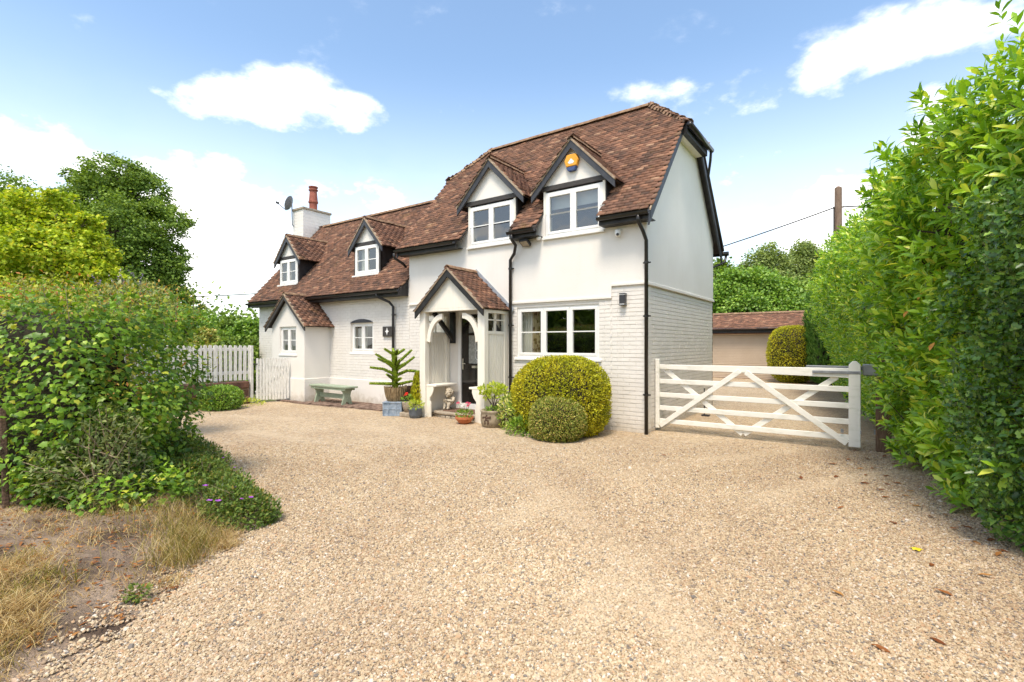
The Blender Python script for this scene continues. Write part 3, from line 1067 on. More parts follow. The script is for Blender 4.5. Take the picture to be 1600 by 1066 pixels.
PITCH_D = 1.03
DM = [(-1.47, 5.60, PITCH_D, .93, .72), (-3.50, 5.65, PITCH_D, .93, .70)]
DWG = [(-7.985, 5.06, 1.12, .74, .56), (-11.86, 5.07, 1.12, .74, .56)]
cA, sA = math.cos(A_M), math.sin(A_M)
slope_tiles((XL, -.30, z_main(-.30)), (1, 0, 0), (0, cA, sA), (0, -sA, cA), XR - XL, (YC + .30) / cA, main_keep(DM))
slope_tiles((XR, 4.93, z_main(4.93)), (-1, 0, 0), (0, -cA, sA), (0, sA, cA), XR - XL, (YC + .30) / cA, main_keep([]))
cW, sW = math.cos(A_W), math.sin(A_W)
slope_tiles((-13.52, -.30, z_wing(-.30)), (1, 0, 0), (0, cW, sW), (0, -sW, cW), 7.4, (YC + .30) / cW,
            lambda c: np.all([~((np.abs(c[:, 0] - d[0]) < d[4]) & (c[:, 1] > .17) & (c[:, 2] < d[1] - d[2] * np.abs(c[:, 0] - d[0]) - .02)) for d in DWG], 0) & ~((c[:, 0] < -13.42) & (c[:, 1] > 1.66)))
slope_tiles((-6.1, 4.93, z_wing(4.93)), (-1, 0, 0), (0, -cW, sW), (0, sW, cW), 7.4, (YC + .30) / cW, lambda c: ~((c[:, 0] < -13.42) & (c[:, 1] < 2.85)))
for sgn, xe, xr in ((1, XR + .10, -.72), (-1, XL - .06, -5.3)):
    zz = HIPZ - .05
    run = abs(xe - xr); C = math.atan((ZR_M - zz) / run)
    half0 = (ZR_M - zz) / TAN_M + .06
    slope_tiles((xe, YC - half0 * sgn, zz), (0, sgn, 0), (-sgn * math.cos(C), 0, math.sin(C)), (sgn * math.sin(C), 0, math.cos(C)), 2 * half0, run / math.cos(C),
                lambda c: np.abs(c[:, 1] - YC) < (ZR_M - c[:, 2]) / TAN_M + .05)

# roof structure under the tiles
rf = MB()


def slab(x0, x1, y0, y1, zf, t=.05, off=-.012):
    rf.prism([(x0, y0, zf(y0) + off), (x0, y1, zf(y1) + off), (x0, y1, zf(y1) + off - t), (x0, y0, zf(y0) + off - t)], (x1 - x0, 0, 0))


yh = YC - (ZR_M - HIPZ) / TAN_M
segs = [XL, -4.16, -2.84, -2.16, -.78, XR]
for i, (a, b) in enumerate(zip(segs[:-1], segs[1:])):
    slab(a, b, (-.28 if i % 2 == 0 else .95), yh, z_main)
slab(XL, XR, 2 * YC - yh, 4.9, z_main)
for s_, y0, y1 in ((0, yh, YC), (1, 2 * YC - yh, YC)):
    z0 = HIPZ - .014
    rf.prism([(XL, y0, z0), (XR, y0, z0), (-.72, YC, ZR_M - .014), (-5.3, YC, ZR_M - .014)], (0, 0, -.05))
for xe, xr in ((XR + .08, -.72), (XL - .04, -5.3)):
    h0 = (ZR_M - HIPZ + .05) / TAN_M
    rf.prism([(xe, YC - h0, HIPZ - .07), (xe, YC + h0, HIPZ - .07), (xr, YC, ZR_M - .02)], (0, 0, -.05))
sw = [-13.5, -12.38, -11.34, -8.5, -7.47, -6.1]
for i, (a, b) in enumerate(zip(sw[:-1], sw[1:])):
    slab(a, b, (-.28 if i % 2 == 0 else 1.15), YC, z_wing)
    if i % 2:
        slab(a, b, -.28, .22, z_wing)
slab(-13.5, -6.1, YC, 4.9, z_wing)
roof = rf.build('roof', M['underlay'], cot)


def ridge_mesh(r=.105, t=.016, n=7, L=.30, r2=None):
    r2 = r2 or r
    vs = []
    for y, rr in ((0, r), (L, r2)):
        for q in (rr, rr - t):
            for k in range(n):
                a = math.pi * k / (n - 1)
                vs.append((q * math.cos(a), y, q * math.sin(a) * .85 - .03))
    fs = []
    for k in range(n - 1):
        fs += [(k, k + 1, 2 * n + k + 1, 2 * n + k), (n + k + 1, n + k, 3 * n + k, 3 * n + k + 1), (k + 1, k, n + k, n + k + 1), (2 * n + k, 2 * n + k + 1, 3 * n + k + 1, 3 * n + k)]
    fs += [(0, 2 * n, 3 * n, n), (n - 1, 2 * n - 1, 4 * n - 1, 3 * n - 1)]
    me = bpy.data.meshes.new('ridge_tile'); me.from_pydata(vs, [], fs); me.materials.append(M['ridgetile'])
    me.update()
    return me


RM = ridge_mesh(); RS = ridge_mesh(.085, .015, 6, .26); HM = ridge_mesh(.125, .018, 6, .20, .075)


def ridge_run(p, q, me, L, parent, name='ridge_tile', jit=.004):
    p, q = np.array(p, float), np.array(q, float)
    D = q - p; ln = np.linalg.norm(D); d = D / ln
    k = max(1, int(round(ln / L)))
    side = np.cross(d, (0, 0, 1)); side /= np.linalg.norm(side)
    up = np.cross(side, d)
    for i in range(k):
        o = p + d * (ln * i / k)
        s = (ln / k) / L * 1.02
        j = rng.normal(0, jit, 3)
        dd = unit(d + up * j[0] + side * j[1]); sd = unit(np.cross(dd, up)); uu = np.cross(sd, dd)
        o = o + up * j[2] * .5
        link(name, me, parent, Matrix(((sd[0], dd[0] * s, uu[0], o[0]), (sd[1], dd[1] * s, uu[1], o[1]), (sd[2], dd[2] * s, uu[2], o[2]), (0, 0, 0, 1))))


ridge_run((-5.35, YC, ZR_M + .03), (-.70, YC, ZR_M + .03), RM, .30, roof)
ridge_run((-13.1, YC, ZR_W + .03), (-6.1, YC, ZR_W + .03), RM, .30, roof)
for y in (YC - (ZR_M - HIPZ) / TAN_M, YC + (ZR_M - HIPZ) / TAN_M):
    ridge_run((XR + .10, y + (.02 if y < YC else -.02), HIPZ - .03), (-.74, YC, ZR_M + .03), HM, .13, roof, 'hip_tile', .02)
    ridge_run((XL - .04, y, HIPZ - .03), (-5.28, YC, ZR_M + .03), HM, .13, roof, 'hip_tile', .02)


# --- dormers and porch roofs
def gabled_roof(owner, xc, apex, pitch, half, y0, y1, zroof, bw=.105, board=True, bmat='slate', ridge_end=None):
    B = math.atan(pitch); cb, sb = math.cos(B), math.sin(B)
    for s in (1, -1):
        if zroof is None:
            keep = lambda c: np.ones(len(c), bool)
        else:
            keep = lambda c: c[:, 2] > zroof(c[:, 1]) - .03
        u = (0, 1, 0) if s == 1 else (0, 1, 0)
        org = np.array((xc + s * half, y0, apex - pitch * half))
        v = np.array((-s * cb, 0, sb)); n = np.array((s * sb, 0, cb))
        if s == 1:
            slope_tiles(org, (0, 1, 0), v, n, y1 - y0, half / cb, keep)
        else:
            slope_tiles(org + np.array((0, y1 - y0, 0)), (0, -1, 0), v, n, y1 - y0, half / cb, keep)
        # boarding under the tiles
        a = np.array((xc, 0, apex)); b = np.array((xc + s * (half - .01), 0, apex - pitch * (half - .01)))
        o1 = n * -.012; o2 = n * -.035
        yy0, yy1 = y0 + .02, y1
        if zroof is None:
            MB().prism([a + o1 + (0, yy0, 0), b + o1 + (0, yy0, 0), b + o2 + (0, yy0, 0), a + o2 + (0, yy0, 0)], (0, yy1 - yy0, 0)).build('boarding', M['underlay'], owner)
        else:
            # cut where it runs into the main slope
            def ymeet(z):
                t = np.linspace(y0, y1, 200)
                w = np.where(zroof(t) > z + .05)[0]
                return float(t[w[0]]) if len(w) else y1
            ya, yb = max(ymeet(a[2]), yy0 + .05), max(ymeet(b[2]), yy0 + .05)
            vs = [a + o1 + (0, yy0, 0), b + o1 + (0, yy0, 0), b + o1 + (0, yb, 0), a + o1 + (0, ya, 0)]
            MB().prism(vs, n * -.023).build('boarding', M['underlay'], owner)
        # mortared verge and barge board
        q0 = np.array((xc, y0 - .004, apex)); q1 = np.array((xc + s * half, y0 - .004, apex - pitch * half))
        MB().prism([q0 + n * .014, q1 + n * .014, q1 - n * .022, q0 - n * .022], (0, .06, 0)).build('verge_mortar', M['mortar'], owner)
        if board:
            off = n * -.024
            e0 = np.array((xc, y0 + .012, apex)) + off / n[2] * 1 * 0 + np.array((0, 0, -.024 / n[2])); e1 = np.array((xc + s * (half - .015), y0 + .012, apex - pitch * (half - .015) - .024 / n[2]))
            dz = np.array((0, 0, -bw / n[2]))
            MB().prism([e0, e1, e1 + dz * .92, e0 + dz], (0, .035, 0)).build('bargeboard', M[bmat], owner)
    ye = y1
    if zroof is not None:
        t = np.linspace(y0, y1, 300); w = np.where(zroof(t) > apex + .02)[0]
        ye = float(t[w[0]]) if len(w) else y1
    ridge_run((xc, y0 + .01, apex + .02), (xc, ye, apex + .02), RS, .26, owner, jit=.01)


def dormer(xc, apex, pitch, half, body, yf, yw, zroof, zt, zb, label, cheek=True):
    """yf: verge face, yw: gable face, zt: underside of gable triangle (top of tie beam), zb: cheek foot"""
    zx = lambda z: (apex - .04 - z) / pitch
    g = MB()
    g.prism([(xc - zx(zt), yw, zt), (xc + zx(zt), yw, zt), (xc, yw, apex - .04)], (0, .06, 0))
    d = g.build('dormer', M['render'], cot, label)
    gabled_roof(d, xc, apex, pitch, half, yf, YC, zroof)
    MB().box(xc - zx(zt) + .03, xc + zx(zt) - .03, yw - .022, yw + .06, zt - .10, zt).build('tie_beam', M['tie'], d, bevel=.005)
    for s in (1, -1):
        xb = xc + s * body
        yy = np.linspace(yw + .02, YC, 60)
        zt2 = apex - pitch * body - .03
        w = np.where(zroof(yy) > zt2)[0]
        ye = float(yy[w[0]])
        z0 = float(zroof(yw + .02)) - .1
        MB().prism([(xb, yw + .02, z0), (xb, yw + .02, zt2), (xb, ye + .1, zt2), (xb, ye + .1, float(zroof(ye + .1)) - .1)], (-s * .03, 0, 0)).build('cheek', M['black'], d)
    return d


for (xc, apex, pit, half, body), lab, zt in ((DM[0], 'gabled dormer with the yellow alarm box on its face', 4.79), (DM[1], 'gabled dormer above the porch', 4.81)):
    dormer(xc, apex, pit, half, body - .02, -.13, -.012, z_main, zt, 3.8, lab)
for (xc, apex, pit, half, body), lab in ((DWG[0], 'wing dormer nearest the main roof'), (DWG[1], 'wing dormer beside the chimney')):
    d = dormer(xc, apex, pit, half, body - .01, .08, .20, z_wing, 4.42, 3.4, lab)
    window(xc - .50, xc + .50, 3.53, 4.31, .175, 2, label='small window of the ' + lab, sillx=.06)
    MB().box(xc - .55, xc - .50, .19, .25, 3.42, 4.33).build('jamb', M['tie'], d); MB().box(xc + .50, xc + .55, .19, .25, 3.42, 4.33).build('jamb', M['tie'], d)
# white posts beside the big dormer windows
for x0, x1, z0 in ((-2.15, -2.10, 3.72), (-.84, -.79, 3.72), (-4.16, -4.11, 3.75), (-2.90, -2.85, 3.75)):
    MB().box(x0, x1, -.012, .05, z0, 4.71).build('window_post', M['cream'], cot)

# --- eaves: fascia, gutters, downpipes
def eave(x0, x1, y, z, cap=True):
    MB().box(x0, x1, y + .07, y + .095, z - .145, z - .02).build('fascia', M['black'], cot)
    MB().box(x0, x1, y + .095, -.0, z - .145, z - .13).build('soffit', M['black'], cot)
    g = MB(); ns = 7
    prof = [(.055 * math.cos(math.pi + math.pi * k / (ns - 1)), .06 * math.sin(math.pi + math.pi * k / (ns - 1))) for k in range(ns)]
    prof2 = [(a * .88, b * .88 + .001) for a, b in prof][::-1]
    g.prism([(x0, y + a, z - .02 + b) for a, b in prof + prof2], (x1 - x0, 0, 0))
    g.build('gutter', M['blackplastic'], cot)


ye = -.335
eave(XL, -4.32, ye, z_main(-.3) - .02); eave(-2.83, -2.17, ye, z_main(-.3) - .02); eave(-.80, .17, ye, z_main(-.3) - .02)
eave(-13.5, -6.14, ye, z_wing(-.3) - .02)


def downpipe(pts, r=.034, bz=(), label=None):
    p = MB().tube(pts, r, 10).build('downpipe', M['blackplastic'], cot, label, smooth=True)
    x, y = pts[-1][:2]
    for z in bz:
        MB().tube([(x, y, z - .02), (x, y, z + .02)], r + .008, 10).box(x - .07, x + .07, y + .02, y + .04, z - .012, z + .012).build('pipe_bracket', M['blackplastic'], p)
    return p


zg = z_main(-.3) - .08
downpipe([(-2.72, -.335, zg), (-2.72, -.33, zg - .12), (-2.70, -.22, zg - .22), (-2.82, -.10, zg - .36), (-2.94, -.075, zg - .48), (-2.94, -.075, .0)], bz=(3.2, 2.0, .9))
downpipe([(-.02, -.335, zg), (-.02, -.33, zg - .12), (.0, -.16, zg - .26), (.03, -.075, zg - .42), (.03, -.075, 0)], bz=(3.05, 2.1, .7))
zg = z_wing(-.3) - .08
downpipe([(-6.95, -.335, zg), (-6.95, -.33, zg - .08), (-6.72, -.12, zg - .22), (-6.62, -.075, zg - .34), (-6.62, -.075, .0)], bz=(2.35, 1.2))
downpipe([(-6.3, -.33, z_main(-.3) - .1), (-6.3, -.30, z_main(-.3) - .22), (-6.28, -.05, 3.62), (-6.28, .05, 3.55)])

# right gable: barge boards, half hip gutter
for s in (1, -1):
    ys = [YC - s * (YC + .30), YC - s * (ZR_M - HIPZ) / TAN_M]
    zs = [z_main(ys[0]) - .03, HIPZ - .03]
    b = MB(); b.prism([(XR - .05, ys[0], zs[0]), (XR - .05, ys[1], zs[1]), (XR - .05, ys[1], zs[1] - .26), (XR - .05, ys[0], zs[0] - .26)], (.03, 0, 0))
    b.build('bargeboard', M['slate'], cot)
    b = MB(); b.prism([(.018, ys[0] + s * .30, zs[0] + .28), (.018, ys[1], zs[1] - .06), (.018, ys[1], zs[1] - .10), (.018, ys[0] + s * .30, zs[0] + .24)], (XR - .05 - .018, 0, 0))
    b.build('soffit', M['black'], cot)
    b = MB(); b.prism([(XR - .02, ys[0], zs[0] + .03), (XR - .02, ys[1], zs[1] + .03), (XR - .02, ys[1], zs[1] - .005), (XR - .02, ys[0], zs[0] - .005)], (.025, 0, 0))
    b.build('verge_mortar', M['mortar'], cot)
    xl = XL + .02
    b = MB(); b.prism([(xl, ys[0], zs[0]), (xl, ys[1], zs[1]), (xl, ys[1], zs[1] - .2), (xl, ys[0], zs[0] - .2)], (.03, 0, 0)); b.build('bargeboard', M['slate'], cot)
    zw0 = z_wing(ys[0]) - .03
    b = MB(); b.prism([(-13.5, ys[0], zw0), (-13.5, YC, ZR_W - .03), (-13.5, YC, ZR_W - .2), (-13.5, ys[0], zw0 - .17)], (.03, 0, 0)); b.build('bargeboard', M['slate'], cot)
h0 = (ZR_M - HIPZ) / TAN_M
MB().box(XR - .02, XR + .08, YC - h0 - .02, YC + h0 + .02, HIPZ - .26, HIPZ - .09).build('hip_fascia', M['black'], cot)
MB().box(.018, XR - .021, YC - h0, YC + h0, HIPZ - .25, HIPZ - .20).build('hip_soffit', M['paint'], cot)
MB().tube([(XR + .15, YC - h0 - .12, HIPZ - .12), (XR + .15, YC + h0 + .12, HIPZ - .12)], .058, 8).build('gutter', M['blackplastic'], cot, smooth=True)
downpipe([(XR + .15, YC + h0 + .06, HIPZ - .14), (XR + .12, YC + h0 + .12, HIPZ - .34), (XR + .03, YC + h0 + .3, HIPZ - .62), (XR + .03, 4.8, z_main(4.8) - .12)], r=.03)
MB().tube([(-6.0, 4.98, z_main(4.93) - .02), (XR + .12, 4.98, z_main(4.93) - .02)], .058, 8).build('gutter', M['blackplastic'], cot, smooth=True)
downpipe([(XR + .06, 4.98, z_main(4.93) - .06), (XR + .03, 4.96, z_main(4.93) - .24), (-.05, 4.72, z_main(4.93) - .40), (-.05, 4.70, 0)])
# stepped fascia end where the wing eaves meet the main wall
MB().prism([(-6.16, -.33, 2.80), (-6.16, -.02, 2.80), (-6.16, -.02, 3.26), (-6.16, -.33, 2.94)], (.03, 0, 0)).build('fascia', M['black'], cot)

# --- chimney
ch = MB().box(-14.15, -13.49, 1.69, 2.81, -.05, 6.52).build('chimney', M['brickpaint'], cot)
MB().box(-14.19, -13.45, 1.65, 2.85, 6.52, 6.60).build('chimney_cap', M['stone'], ch, bevel=.01)
for i in range(14):
    z = 5.0 + i * .113
    MB().box(-14.153, -13.487, 1.687, 2.813, z, z + .098).build('brick_course', M['brickpaint'], ch)
px, py = -13.78, 2.28
MB().lathe([(r_ * .84, z_ * .74) for r_, z_ in ((.17, 0), (.17, .38), (.21, .42), (.21, .50), (.19, .52), (.155, 1.02), (.20, 1.04), (.20, 1.10), (.16, 1.12), (.16, 1.17), (.20, 1.19), (.20, 1.24), (.13, 1.25))], (px, py, 6.60), 20).build('chimney_pot', M['chimneypot'], ch, smooth=False)

# --- side porch (solid, on the wing)
EX0, EX1, EYF = -11.06, -9.40, -.80
sp = MB()
exw = (-10.66, -9.80, 1.33, 2.10)
exc, exapex, exp_, exhalf = -10.23, 3.02, .90, 1.03
wall_panel(sp, fy(EYF), EX0, EX1, -.05, 2.13, .2, [exw])
sp.prism([(EX0, EYF, 2.13), (EX1, EYF, 2.13), (exc, EYF, exapex - .1)], (0, .2, 0))
sp.box(EX1 - .2, EX1 - .001, EYF + .2, .02, -.05, 2.13); sp.box(EX0 + .001, EX0 + .2, EYF + .2, .02, -.05, 2.13)
side = sp.build('side_porch', [M['render'], M['interior']], cot, 'small white gabled lean-out room on the wing')
gabled_roof(side, exc, exapex, exp_, exhalf, EYF - .14, .0, None, bw=.09, bmat='tie')
MB().box(EX0 - .02, EX1 + .02, EYF - .022, .0, -.05, .65).build('plinth', M['paint'], side, bevel=.012)
window(*exw, EYF + .05, 2, label='small window of the gabled side room', parent=cot, sillx=.04)
MB().box(-10.9, -9.62, -.45, -.42, .4, 2.1).build('blind', M['blind'], side)

# --- front porch
PX0, PX1, PYF = -4.86, -3.02, -.80
pxc, papex, ppitch, phalf = -3.94, 3.20, .90, .98
zt = 2.36
g = MB()
g.prism([(pxc - (papex - .05 - zt) / ppitch, -.86, zt), (pxc + (papex - .05 - zt) / ppitch, -.86, zt), (pxc, -.86, papex - .05)], (0, .05, 0))
porch = g.build('porch', M['cream'], cot, 'open timber front porch with side benches and tiled gable roof')
gabled_roof(porch, pxc, papex, ppitch, phalf, -.97, -.018, None, bw=.11, bmat='black')
MB().obox((-3.94 + .52, -.035, papex - .47 + .04), (.52, 0, -.468), (0, .012, 0), (.035, 0, .04)).build('lead_flashing', M['leadflash'], porch)
MB().bar((pxc - .93, -.93, zt + .02), (pxc - .10, -.93, papex - .06 - .03), .04, .05, (0, 1, 0)).build('gable_strut', M['black'], porch)
MB().box(PX0, PX1, -.86, -.74, zt - .06, zt).build('tie_beam', M['cream'], porch, bevel=.006)
for xx in (PX0, PX1 - .12):
    MB().box(xx + .002, xx + .118, -.74, -.018, zt - .12, zt - .01).build('wall_plate', M['cream'], porch, bevel=.005)
for x0, x1 in ((PX0, PX0 + .17), (PX1 - .18, PX1)):
    MB().box(x0, x1, PYF - .05, PYF + .08, 0, zt - .06).build('post', M['cream'], porch, bevel=.006)
for x0, x1 in ((PX0 + .03, PX0 + .13), (PX1 - .13, PX1 - .03)):
    MB().box(x0, x1, -.12, -.018, 0.0, zt - .12).build('wall_post', M['cream'], porch, bevel=.005)
# curved braces under the tie beam
for s, x0 in ((1, PX0 + .17), (-1, PX1 - .18)):
    pts = []
    for k in range(9):
        t = math.pi / 2 * k / 8
        pts.append((x0 + s * .46 * (1 - math.cos(t)), -.80, zt - .10 - .60 * (1 - math.sin(t))))
    outer = [np.array(p) for p in pts]
    inner = [np.array((p[0] + s * .10 * math.cos(math.pi / 2 * k / 8) * 1.0, -.80, p[2] - .10 * math.sin(math.pi / 2 * k / 8) - .02)) for k, p in enumerate(pts)]
    MB().prism(outer + inner[::-1], (0, .07, 0)).build('brace', M['cream'], porch, bevel=.004)
# dark timbers on the house wall
for x in (-4.66, -3.22):
    MB().box(x, x + .12, -.09, -.017, 1.62, 2.33).build('wall_bracket', M['black'], porch, bevel=.005)
MB().bar((-4.60, -.06, 1.72), (-4.60, -.66, 2.30), .08, .09).build('bracket_strut', M['black'], porch, bevel=.005)
MB().bar((-3.16, -.06, 1.72), (-3.16, -.66, 2.30), .08, .09).build('bracket_strut', M['black'], porch, bevel=.005)
# matchboard sides with rails and glazed lights above
for x in (PX0 + .05, PX1 - .09):
    for k in range(7):
        y0 = -.72 + k * .0865
        MB().box(x, x + .03, y0 + .003, y0 + .0835, .05, 1.80).build('side_board', M['cream'], porch, bevel=.004)
    MB().box(x - .012, x + .045, -.72, -.12, 1.80, 1.87).build('side_rail', M['cream'], porch, bevel=.005)
    MB().box(x - .010, x + .042, -.72, -.12, .06, .68).build('side_base', M['cream'], porch, bevel=.005)
    MB().box(x, x + .03, -.44, -.40, 1.87, zt - .12).build('glazing_bar', M['cream'], porch)
    MB().box(x, x + .03, -.72, -.12, 2.09, 2.115).build('glazing_bar', M['cream'], porch)
    MB().add([(x + .015, -.72, 1.87), (x + .015, -.12, 1.87), (x + .015, -.12, zt - .12), (x + .015, -.72, zt - .12)], [(0, 1, 2, 3)]).build('pane', M['glass'], porch, recalc=False)
# benches with shaped ends
for s, xw in ((1, PX0 + .085), (-1, PX1 - .095)):
    MB().box(min(xw, xw + s * .36), max(xw, xw + s * .36), -.80, -.10, .67, .715).build('bench_seat', M['cream'], porch, bevel=.008)
    prof = [(.0, 0.0), (.20, 0.0), (.20, .30), (.17, .36), (.17, .42), (.24, .50), (.28, .60), (.28, .67), (0, .67)]
    MB().prism([(xw + s * a, -.795, b) for a, b in prof], (0, .035, 0)).build('bench_end', M['cream'], porch, bevel=.004)
# door
df = MB()
dx0, dx1 = DOOR[0], DOOR[1]
df.box(dx0, dx0 + .09, .0, .08, .12, 2.36); df.box(dx1 - .09, dx1, .0, .08, .12, 2.36); df.box(dx0 + .09, dx1 - .09, .0, .08, 2.28, 2.36); df.box(dx0 - .02, dx1 + .02, -.05, .08, .12, .25)
df.build('door_frame', M['white'], cot, bevel=.006)
L0, L1 = dx0 + .095, dx1 - .095
lc = (L0 + L1) / 2; hw = .25
lf = MB()
# leaf made as stiles, rails and an arched head above the light
lf.box(L0, lc - hw, .03, .075, .26, 2.275); lf.box(lc + hw, L1, .03, .075, .26, 2.275)
lf.box(lc - hw, lc + hw, .03, .075, .26, 1.16); lf.box(lc - hw, lc + hw, .03, .075, 1.80, 1.86)
ar = [(lc + hw * math.cos(math.pi * k / 12), .03, 1.95 + .25 * math.sin(math.pi * k / 12)) for k in range(13)]
lf.prism([(lc + hw, .03, 2.275)] + ar + [(lc - hw, .03, 2.275)], (0, .045, 0))
M['door'] = pmat('black_door_gloss', (.012, .010, .009), (.02, .017, .015), 4, .12, .05, 30, .002, spec=.6)
door = lf.build('door', M['door'], cot, 'glossy black front door with leaded oval light', bevel=.004)
for (a, b, c, d) in ((L0 + .10, lc - .04, .40, 1.02), (lc + .04, L1 - .10, .40, 1.02)):
    m = MB(); m.box(a, b, .020, .03, c, d); m.build('panel', M['door'], door, bevel=.012)
M['leaded'] = pmat('leaded_glass', (.23, .24, .22), (.40, .41, .38), 18, .18, .5, 30, .01, spec=.7)
MB().box(lc - hw, lc + hw, .045, .055, 1.16, 1.80).build('door_light', M['leaded'], door)
MB().prism([(lc - hw, .045, 1.86), (lc + hw, .045, 1.86)] + [(p[0], .045, p[2]) for p in ar], (0, .01, 0)).build('fan_light', M['leaded'], door)
ld = MB()
for k in range(2):
    zz = 1.36 + k * .20
    pts = [(lc + .055 * math.sin(2 * math.pi * j / 16), .040, zz + .11 * math.cos(2 * math.pi * j / 16)) for j in range(17)]
    ld.tube(pts, .006, 5)
ld.tube([(lc, .04, 1.17), (lc, .04, 1.26)], .006, 5); ld.tube([(lc, .04, 1.68), (lc, .04, 1.79)], .006, 5)
ld.build('lead_came', M['emblem'], door)
M['chrome'] = pmat('polished_chrome', (.70, .69, .66), (.74, .73, .70), 3, .12, 0, metal=1)
MB().box(L0 + .03, L0 + .065, .012, .03, 1.02, 1.27).tube([(L0 + .047, .03, 1.16), (L0 + .047, -.02, 1.16), (L0 + .16, -.025, 1.155)], .011, 8).build('handle', M['chrome'], door, bevel=.003)
MB().box(lc - .14, lc + .14, .014, .03, 1.06, 1.115).box(lc - .11, lc + .11, .008, .014, 1.075, 1.10).build('letterbox', M['chrome'], door, bevel=.003)
MB().tube([(lc + .045 * math.sin(2 * math.pi * j / 12), .0, 1.90 + .055 * math.cos(2 * math.pi * j / 12)) for j in range(13)], .010, 6).box(lc - .02, lc + .02, .0, .032, 1.93, 1.98).build('knocker', M['chrome'], door)

# tiles: the largest 300 stand alone, all others joined
C_, U_, V_, N_ = (np.concatenate([t[i] for t in TL]) for i in range(4))
rel = CAM - C_
dist = np.linalg.norm(rel, axis=1)
fac = (rel * N_).sum(1) / dist
score = np.where(fac > .12, np.clip(fac, 0, .6) / dist ** 2, -1)
inview = np.abs(((C_ - CAM) @ RT) / np.maximum((C_ - CAM) @ FW, .1)) < 1.02
score[~inview] = -1
order = np.argsort(-score)
tme = npmesh('tile', TT[0], TT[1], M['tile'])
for i in order[:300]:
    u, v, n, c = U_[i], V_[i], N_[i], C_[i]
    link('tile', tme, roof, Matrix(((u[0], v[0], n[0], c[0]), (u[1], v[1], n[1], c[1]), (u[2], v[2], n[2], c[2]), (0, 0, 0, 1))))


def join_tiles(name, c, u, v, n, parent):
    tv, tf = TT
    P = c[:, None] + tv[None, :, 0, None] * u[:, None] + tv[None, :, 1, None] * v[:, None] + tv[None, :, 2, None] * n[:, None]
    f = (tf[None] + (np.arange(len(c)) * len(tv))[:, None, None]).reshape(-1, 3)
    o = link(name, npmesh(name, P.reshape(-1, 3), f, M['tile'], np.repeat(rng.random(len(c)), len(tv))), parent)
    o['kind'] = 'stuff'
    return o


rest = order[300:]
join_tiles('roof_tiles', C_[rest], U_[rest], V_[rest], N_[rest], cot)

# --- curtains behind the panes
def curtain(x0, x1, z0, z1, y, m, label, folds=5, group=None):
    n = folds * 6
    f = [(x0 + (x1 - x0) * i / n, y + .025 * math.sin(2 * math.pi * folds * i / n)) for i in range(n + 1)]
    b = [(x, yy + .006) for x, yy in f][::-1]
    mb = MB(); mb.prism([(x, yy, z0) for x, yy in f + b], (0, 0, z1 - z0))
    o = mb.build('curtain', m, None, label)
    o['category'] = 'curtain'
    if group: o['group'] = group
    return o


curtain(-2.90, -2.57, 1.34, 2.36, .215, M['curtain'], 'plain cream curtain at the left of the wide ground floor window', 5)
curtain(-2.57, -2.38, 1.34, 2.36, .215, M['pattern'], 'patterned brown curtain inside the wide ground floor window', 4)
curtain(-1.08, -.93, 1.34, 2.36, .215, M['curtain'], 'narrow cream curtain at the right of the wide ground floor window', 3)
curtain(-8.45, -8.10, 1.2, 2.3, .29, M['curtain'], 'pale curtain at the left of the small arched wing window', 5)
curtain(-7.72, -7.5, 1.2, 2.3, .29, M['curtain'], 'pale curtain at the right of the small arched wing window', 4)
o = MB().box(-2.05, -.88, .14, .15, 4.34, 4.66).build('window_blind', M['blind'], None, 'half lowered pale blind behind the dormer window below the alarm box'); o['category'] = 'blind'
for xc, lab in ((DWG[0][0], 'cream curtain inside the wing dormer nearest the main roof'), (DWG[1][0], 'cream curtain inside the wing dormer beside the chimney')):
    curtain(xc - .45, xc - .12, 3.5, 4.3, .36, M['curtain'], lab, 4)
# ------------------------------------------------------------------ fittings on the walls
t = thing('alarm_box', (-1.47, -.03, 5.08), 'yellow and blue hexagonal burglar alarm box on the dormer gable', 'alarm box')
yy = [(-.155, .10), (-.10, .215), (.10, .215), (.155, .10), (.115, -.02), (-.115, -.02)]
MB().prism([(-1.47 + a, -.10, 5.08 + b) for a, b in yy], (0, .085, 0)).build('housing', M['yellow'], t, bevel=.012)
MB().prism([(-1.47 + a, -.095, 5.08 + b) for a, b in ((-.113, -.025), (.113, -.025), (.075, -.105), (-.075, -.105))], (0, .08, 0)).build('lens_base', M['blue'], t, bevel=.008)
MB().prism([(-1.47 + a, -.103, 5.08 + b) for a, b in ((-.07, .06), (.0, .13), (.07, .06), (.04, .03), (-.04, .03))], (0, .004, 0)).build('badge', M['emblem'], t)
t = thing('wall_lamp', (-.42, -.01, 2.30), 'black up and down wall light beside the ground floor window', 'wall light')
MB().box(-.475, -.365, -.10, -.005, 2.34, 2.50).build('body', M['darkgrey'], t, bevel=.006)
MB().box(-.465, -.375, -.095, -.008, 2.50, 2.515).box(-.465, -.375, -.095, -.008, 2.325, 2.34).build('lens', M['emblem'], t)
MB().box(-.477, -.363, -.102, -.003, 2.515, 2.53).box(-.477, -.363, -.102, -.003, 2.31, 2.325).build('cap', M['darkgrey'], t)
t = thing('security_camera', (-.50, -.02, 4.0), 'white dome security camera under the right hand gutter', 'camera')
MB().lathe([(.055, 0), (.06, .03), (.06, .05)], (-.5, -.08, 3.64), 14).build('mount', M['white'], t, smooth=True)
b = MB(); b.lathe([(.01, -.055), (.04, -.045), (.056, -.01), (.056, .01), (.04, .045), (.01, .055)], (-.5, -.10, 3.62), 14); b.build('ball', M['white'], t, smooth=True)
MB().tube([(-.48, -.15, 3.60), (-.475, -.165, 3.595)], .026, 12).build('lens', M['darkgrey'], t)
